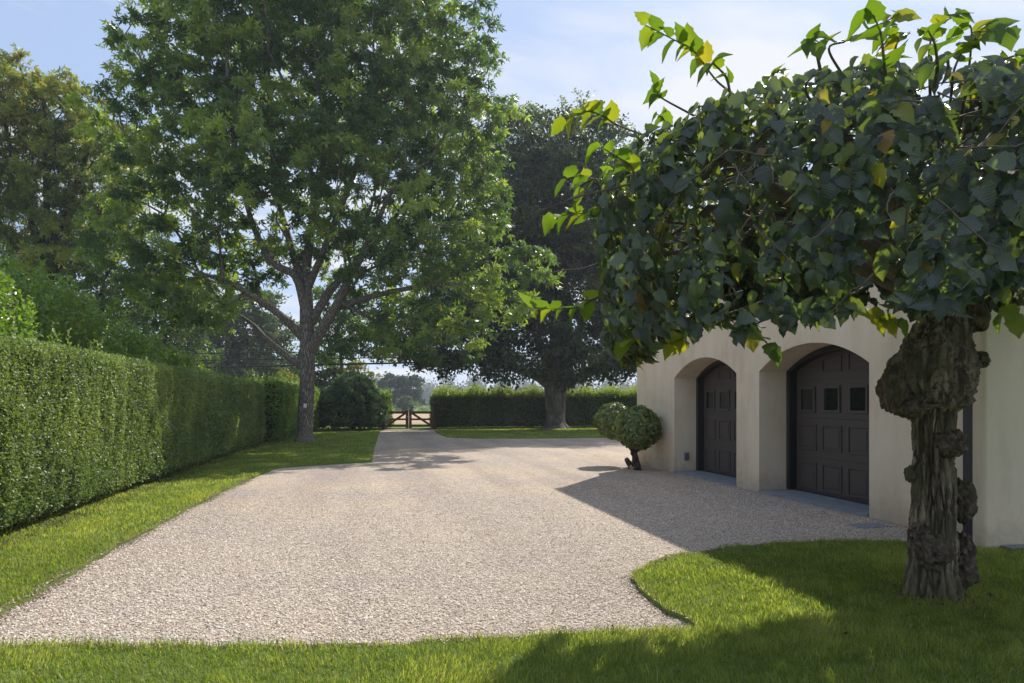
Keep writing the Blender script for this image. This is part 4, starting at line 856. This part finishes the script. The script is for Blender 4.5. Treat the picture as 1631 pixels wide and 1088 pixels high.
# ================================================================== WEEPING ELM
EX, EY = 4.50, 4.76; LAT = np.array([cs, -sn, 0]); DEP = np.array([sn, cs, 0])
ELM = empty('weeping_elm', (EX, EY, 0), 'gnarled weeping elm with swollen graft and umbrella crown at the right', 'tree')
def elm_trunk():
    prof = [(-.05, -.30, .31), (.0, -.265, .28), (.08, -.245, .255), (.28, -.215, .215), (.55, -.195, .195), (.8, -.172, .185), (1.1, -.165, .175), (1.4, -.165, .175), (1.52, -.17, .185), (1.555, -.21, .225), (1.575, -.30, .27), (1.62, -.36, .315), (1.70, -.385, .335), (1.78, -.395, .345), (1.88, -.375, .345), (2.0, -.32, .345),
            (2.1, -.25, .315), (2.2, -.18, .29), (2.32, -.10, .27), (2.44, -.05, .235), (2.6, -.02, .19), (2.8, -.02, .15), (3.0, -.03, .09)]
    z = np.array([p[0] for p in prof]); l = np.array([p[1] for p in prof]); r = np.array([p[2] for p in prof])
    ZS = np.concatenate([np.arange(-.05, 1.5, .012), np.arange(1.5, 2.5, .010), np.arange(2.5, 3.0, .03)]); ns = 220; V = np.zeros((len(ZS), ns, 3))
    for i, h in enumerate(ZS):
        a, b = np.interp(h, z, l), np.interp(h, z, r); c = (a+b)/2; hw = (b-a)/2*(.88 if h < 1.56 else .94); blob = np.clip((h-1.56)/.06, 0, 1)*np.clip((2.7-h)/.4, 0, 1)
        for j in range(ns):
            t = 2*math.pi*j/ns; ct, st = math.cos(t), math.sin(t); depth = hw*(1-.12*blob)
            # long furrows that wander and split, fading out on the swollen graft
            wx = noise.noise(Vector((ct*2, st*2, h*2.2)))*.35; wy = noise.noise(Vector((ct*2+9, st*2, h*2.2)))*.35
            dd = noise.voronoi(Vector((ct*4.2+wx, st*4.2+wy, h*2.6)))[0]; e1 = dd[1]-dd[0]
            dd = noise.voronoi(Vector((ct*9+wx, st*9+wy, h*7.5+3)))[0]; e2 = dd[1]-dd[0]
            fur = (-.042*max(0, 1-e1*4.2)**1.3+.010*min(1, e1*2)-.014*max(0, 1-e2*5))*(1-.8*blob)
            fine = .007*noise.noise(Vector((ct*24, st*24, h*14)))+.006*noise.noise(Vector((ct*55, st*55, h*45)))
            lump = 0
            if blob > 0:
                dd = noise.voronoi(Vector((ct*2.6+wx*2, st*2.6+wy*2, h*7+wx*3)))[0]; e3 = dd[1]-dd[0]; dd = noise.voronoi(Vector((ct*8, st*8, h*24+wx*6)))[0]; e4 = dd[1]-dd[0]
                lump = blob*(.05*noise.noise(Vector((ct*2.2, st*2.2, h*4)))+.03*noise.noise(Vector((ct*5, st*5, h*9)))-.030*max(0, 1-e3*3.5)-.014*max(0, 1-e4*4)+.008*noise.noise(Vector((ct*30, st*30, h*60))))
            base = max(0, .25-h)/.25; but = .04*base*math.sin(t*4+1)
            q = 1+0; rr = fur+fine+lump+but
            V[i, j] = np.array([EX, EY, h])+LAT*(c+(hw+rr)*ct)+DEP*((depth+rr)*st)
    idx = np.arange(len(ZS)*ns).reshape(len(ZS), ns); nx = np.roll(idx, -1, 1); Fa = np.stack([idx[:-1], nx[:-1], nx[1:], idx[1:]], -1).reshape(-1, 4)
    link('trunk', np_mesh('trunk', V.reshape(-1, 3), Fa, True), M_elmbark, ELM)
elm_trunk()
def burl(lat, dep, h, rl, rd, rz, seed, k=1.0):
    b = []; n1, n2 = 46, 64; V = np.zeros((n1+1, n2, 3))
    for i in range(n1+1):
        ph = math.pi*i/n1-math.pi/2
        for j in range(n2):
            t = 2*math.pi*j/n2; d = Vector((math.cos(ph)*math.cos(t), math.cos(ph)*math.sin(t), math.sin(ph)))
            w_ = 1+.30*noise.noise(d*1.6+Vector((seed, 0, 0)))+.24*noise.noise(d*4+Vector((seed, 0, 0)))*k+.09*noise.noise(d*10+Vector((seed, 0, 0)))*k+.05*noise.noise(d*24)*k
            V[i, j] = np.array([EX, EY, h])+LAT*(lat+rl*w_*d.x)+DEP*(dep+rd*w_*d.y)+np.array([0, 0, rz*w_*d.z])
    idx = np.arange((n1+1)*n2).reshape(n1+1, n2); nx = np.roll(idx, -1, 1); Fa = np.stack([idx[:-1], nx[:-1], nx[1:], idx[1:]], -1).reshape(-1, 4)
    link('burl', np_mesh('burl', V.reshape(-1, 3), Fa, True), M_burl, ELM)
burl(-.35, -.06, 1.70, .10, .14, .17, 1); burl(-.26, -.13, 1.575, .13, .12, .10, 2)
burl(.05, -.155, 1.28, .125, .075, .10, 5); burl(.225, -.02, .80, .085, .12, .17, 6); burl(.225, -.03, .42, .07, .10, .12, 7); burl(-.09, -.17, .42, .13, .08, .12, 8); burl(.20, -.10, .25, .08, .09, .13, 9)
burl(-.19, .0, 1.02, .035, .05, .07, 10); burl(.30, -.05, 2.30, .10, .12, .15, 11, .25); burl(.32, -.1, 1.95, .06, .07, .06, 12); burl(-.16, -.10, .54, .08, .09, .09, 13)
# crown -----------------------------------------------------------
M_elm = leaf_mat('elm_leaf', [(0, (0.024, 0.038, 0.034)), (.35, (0.055, 0.082, 0.066)), (.6, (0.09, 0.125, 0.085)), (.84, (0.17, 0.21, 0.07)), (.88, (0.16, 0.20, 0.03)), (.95, (0.30, 0.27, 0.03)), (1, (0.22, 0.12, 0.05))], (2.3, 2.3, .35), .38, .36, .9, veins=True)
M_elmy = leaf_mat('elm_shoot_leaf', [(0, (0.07, 0.13, 0.02)), (.6, (0.13, 0.20, 0.025)), (.9, (0.24, 0.26, 0.03)), (1, (0.36, 0.28, 0.05))], (1.7, 1.7, .5), .55, .42, .45, veins=True)
ZT, ZB = 3.74, 2.27
def crown_R(phi):
    d = math.degrees(phi) % 360
    return float(np.interp(d, [0, 60, 110, 140, 167, 192, 230, 260, 300, 360], [2.4, 2.0, 1.75, 2.05, 2.8, 3.0, 2.55, 2.2, 2.2, 2.4]))+.07*math.sin(phi*5+2)+.07*math.sin(phi*8)
def crown_pt(phi, s):
    """s from 0 (apex) to 1 (rim): over the top, then hanging down"""
    Rm = crown_R(phi); lump = .12*noise.noise(Vector((math.cos(phi)*2.5, math.sin(phi)*2.5, s*3)))
    top = ZT+.07*math.sin(phi*4+1)+lump
    k = 2.1; a = s*math.pi/2; rr = Rm*math.sin(a)**.62*(1+lump*.5)
    low = float(np.interp(math.degrees(phi) % 360, [0, 60, 110, 140, 165, 200, 235, 275, 310, 360], [2.65, 2.7, 2.65, 2.34, 2.08, 2.10, 2.26, 2.36, 2.5, 2.65]))+.09*math.sin(phi*6+1.3)+.12*noise.noise(Vector((math.cos(phi)*6, math.sin(phi)*6, 3)))
    z = low+(top-low)*max(0., math.cos(a))**.42
    return np.array([EX+rr*math.cos(phi), EY+rr*math.sin(phi), z])
SG = np.linspace(0, 1, 80)
_pf = np.array([[2.5*math.sin(s*math.pi/2)**.62, 2.2+1.55*max(0., math.cos(s*math.pi/2))**.42] for s in SG]); _dl = np.linalg.norm(np.diff(_pf, axis=0), axis=1)
ARC = np.concatenate([[0], np.cumsum(_dl)]); AREA = np.concatenate([[0], np.cumsum(_dl*(_pf[1:, 0]+_pf[:-1, 0]))]); AREA /= AREA[-1]
def elm_crown():
    g = np.random.default_rng(200); Q = Quads(); P = []; A = []; Nn = []
    def addtube(pts, r0, r1, sides=6):
        rad = np.linspace(r0, r1, len(pts)); V, Fs = tube_verts(pts, list(rad), sides, .2, g.integers(99)); Q.add(V, Fs)
    top = np.array([EX, EY, 2.55])+LAT*.08
    for i in range(15):     # scaffold limbs
        phi = 2*math.pi*i/15+g.normal()*.12; pts = [top+np.array([0, 0, -.15])]
        for s, lift in ((.12, -.8), (.3, -.45), (.5, -.3), (.68, -.22), (.82, -.2), (.95, -.15)):
            q = crown_pt(phi+g.normal()*.09, s); q[2] += lift+g.normal()*.05; q[:2] = np.array([EX, EY])+(q[:2]-np.array([EX, EY]))*.86; pts.append(q)
        L = smooth_path([tuple(p)+(0,) for p in pts], 4)[:, :3]; addtube(L, .065, .007, 8)
        for _ in range(16):      # crooked side branches lying over the top
            k0 = g.integers(4, len(L)-3); p = L[k0].copy(); a2 = phi+g.choice([-1, 1])*g.uniform(.5, 1.4); pp = [p.copy()]; st = g.uniform(.12, .2)
            for j in range(g.integers(4, 8)):
                a2 += g.normal()*.45; p = p+np.array([math.cos(a2)*st, math.sin(a2)*st, g.normal()*.035-.012*j]); pp.append(p.copy())
            addtube(smooth_path([tuple(q)+(0,) for q in pp], 2)[:, :3], g.uniform(.006, .015), .003, 5)
    # hanging shoots carry the leaves in two rows, the blades shingled outwards
    ns = 1180
    for i in range(ns):
        phi = g.random()*2*math.pi; a0 = float(np.interp(g.random()*.97, AREA, ARC)); ln = g.uniform(.35, .95); inn = g.random()**1.6*.45; k = 6; pts = []
        for j in range(k):
            al = a0+ln*j/(k-1); s = float(np.interp(al, ARC, SG)); q = crown_pt(phi+g.normal()*.02, min(s, 1)); c = np.array([EX, EY, 2.7]); q = q+(c-q)/np.linalg.norm(c-q)*inn
            if al > ARC[-1]: q[2] -= (al-ARC[-1])*.12
            q += g.normal(size=3)*.025; pts.append(q)
        pts = np.array(pts)
        if i % 2 == 0: addtube(pts, .006, .002, 4)
        m = int(4+ln*18); u = np.linspace(.02, 1, m)*(k-1); 
        for j, t in enumerate(u):
            a = int(min(t, k-2)); f = t-a; p = pts[a]*(1-f)+pts[a+1]*f; d = pts[a+1]-pts[a]; d = d/(np.linalg.norm(d)+1e-6)
            o = p-np.array([EX, EY, 2.4]); o[2] *= .8; o = o/np.linalg.norm(o); side = np.cross(o, d); side /= np.linalg.norm(side)+1e-6; sg = 1 if j % 2 else -1
            ax = d*.6+side*sg*.75+np.array([0, 0, -.45])+g.normal(size=3)*.28+o*.12
            nn = o+np.array([0, 0, .35])+g.normal(size=3)*.5
            P.append(p+o*.02); A.append(ax); Nn.append(nn)
    P = np.array(P); A = np.array(A); Nn = np.array(Nn); n = len(P); rn = np.clip(.38+.75*(g.random(n)-.5), 0, .84)
    hi = g.random(n) < np.where(P[:, 2] > 3.3, .075, .03); rn[hi] = g.uniform(.86, 1, hi.sum())
    leaves('foliage', P, A, Nn, .108*(.45+.8*g.random(n)), T_ELM, M_elm, ELM, rn, True, True, g.uniform(.1, 2.3, n)); print('elm leaves', n)
    # bare twig ends hanging under the rim
    for i in range(170):
        phi = g.random()*6.283; q = crown_pt(phi, g.uniform(.86, 1)); q[2] -= .02; pp = [q.copy()]; a2 = g.random()*6.28; st = g.uniform(.05, .09)
        for j in range(5): a2 += g.normal()*.5; q = q+np.array([math.cos(a2)*st*.7, math.sin(a2)*st*.7, -st*g.uniform(.1, 1)]); pp.append(q.copy())
        addtube(pp, .006, .002, 4)
    # long shoots that escape the crown, with fresh leaves lit from behind
    SP = []; SA = []; SN = []; SS = []
    def sprig(pts, m, size=.12, f0=.35, hang=.5, root_in=True):
        if root_in:
            a0 = np.array(pts[0]); c0 = np.array([EX, EY, 2.9]); pts = [a0+(c0-a0)*.28, a0+(c0-a0)*.12]+list(pts); f0 = .35+f0*.55
        L = smooth_path([tuple(p)+(0,) for p in pts], 6)[:, :3]; addtube(L, .010, .003, 6); K = len(L)-1
        for j in range(m):
            t = (f0+(1-f0)*j/(m-1))*K; a = int(min(t, K-1)); f = t-a; p = L[a]*(1-f)+L[a+1]*f; d = unit(L[a+1]-L[a])
            side = unit(np.cross(d, np.array([0, 0, 1.])+g.normal(size=3)*.15)); sg = 1 if j % 2 else -1
            ax = d*.55+side*sg*.5+np.array([0, 0, -hang if j % 2 else .35])+g.normal(size=3)*.15
            SP.append(p); SA.append(ax); SN.append(side*.6+np.array([0, 0, .8])-DEP*.5+g.normal(size=3)*.25); SS.append(size*(.75+.5*g.random()))
    W = lambda *a: [wp(*q) for q in a]
    sprig(W((1148, 135, 4.6), (1128, 112, 4.55), (1104, 80, 4.5), (1070, 62, 4.5), (1028, 40, 4.5)), 13, .135)
    sprig(W((1060, 160, 4.7), (1048, 150, 4.6), (1045, 138, 4.6)), 5, .11)
    sprig(W((985, 200, 5.2), (960, 185, 5.1), (935, 178, 5.0), (900, 190, 4.9)), 12, .15, .2)
    sprig(W((945, 285, 5.2), (925, 280, 5.1), (900, 285, 5.1)), 4, .13, .4)
    sprig(W((950, 345, 5.2), (925, 340, 5.1), (885, 345, 5.0)), 8, .15, .3)
    sprig(W((960, 470, 5.0), (925, 488, 5.0), (885, 492, 4.9), (850, 490, 4.9)), 11, .14, .2)
    sprig(W((1320, 78, 4.2), (1350, 65, 4.2), (1390, 45, 4.2), (1435, 22, 4.2)), 9, .13, .3)
    sprig(W((1480, 85, 4.0), (1485, 55, 4.0), (1500, 30, 4.0), (1530, 20, 4.0)), 9, .125, .3)
    sprig(W((1520, 110, 4.1), (1540, 70, 4.1), (1560, 50, 4.0), (1600, 48, 3.9)), 12, .13, .2)
    sprig(W((1560, 130, 3.9), (1590, 100, 3.9), (1631, 85, 3.9), (1680, 80, 3.9)), 14, .13, .1)
    sprig(W((1540, 150, 3.8), (1580, 135, 3.8), (1610, 120, 3.8), (1660, 125, 3.8)), 14, .13, .1)
    sprig(W((1040, 500, 4.6), (1015, 530, 4.6), (995, 545, 4.6)), 8, .13, .2)
    sprig(W((1100, 520, 4.3), (1085, 545, 4.3), (1055, 548, 4.3)), 8, .12, .2)
    sprig(W((1340, 480, 4.0), (1385, 500, 4.0), (1425, 512, 4.0)), 8, .14, .3)
    sprig(W((1200, 520, 4.1), (1220, 545, 4.1), (1230, 560, 4.1)), 6, .12, .2)
    sprig(W((1585, 440, 3.8), (1600, 480, 3.8), (1612, 500, 3.8)), 6, .13, .3)
    for _ in range(60):     # and short ones scattered over the top and the sides
        phi = g.random()*6.283; s = g.uniform(.1, .95); q = crown_pt(phi, s); o = q-np.array([EX, EY, 2.4]); o /= np.linalg.norm(o); e = q+o*g.uniform(.12, .28)+np.array([0, 0, g.uniform(-.05, .12)])
        sprig([q, (q+e)/2+g.normal(size=3)*.03, e, e+o*.08+g.normal(size=3)*.05-np.array([0, 0, .04])], 6, .12, .2, .5, False)
    n = len(SP); leaves('fresh_leaves', np.array(SP), np.array(SA), np.array(SN), np.array(SS), T_ELM, M_elmy, ELM, g.random(n)*.97, True, True, g.uniform(.1, 2.0, n))
    Q.build('branches', M_twig, ELM)
elm_crown()
# fallen leaves ------------------------------------------------------
M_fall = plain('fallen_leaf', (0.10, 0.07, 0.04), .8, .2, 20, .3)
tv, tf = T_ELM; me = np_mesh('fallen_leaf', tv*.05, tf, True); me.materials.append(M_fall)
g = np.random.default_rng(3); src = None
for i in range(18):
    while True:
        x, y = g.uniform(1.2, 6.2), g.uniform(3.6, 7.8); q = np.array([[x, y]])
        if inside(q, L2)[0]: break
    if src is None: o = bpy.data.objects.new('fallen_leaf', me)
    else: o = src.copy()
    COL.objects.link(o); src = src or o
    o.location = (x, y, .075); o.rotation_euler = (g.normal()*.35, g.normal()*.35+math.pi, g.random()*6.28); s = g.uniform(.6, 1.1); o.scale = (s, s, s)
    tag(o, 'tiny dull brown fallen leaf lying on the lawn under the elm', 'leaf', 'fallen leaves on the lawn')
# ================================================================== HAZE
b = MB(); b.box(-640, 640, -30, 660, -1.2, 40); hz = b.build('haze', None); hz.data.materials.clear(); tag(hz, kind='stuff')
m = bpy.data.materials.new('haze'); m.use_nodes = True; n = m.node_tree; n.nodes.clear(); o = n.nodes.new('ShaderNodeOutputMaterial')
v = n.nodes.new('ShaderNodeVolumePrincipled'); v.inputs['Color'].default_value = (.80, .88, 1, 1); v.inputs['Density'].default_value = .0007; v.inputs['Anisotropy'].default_value = .25
n.links.new(v.outputs[0], o.inputs['Volume']); hz.data.materials.append(m)
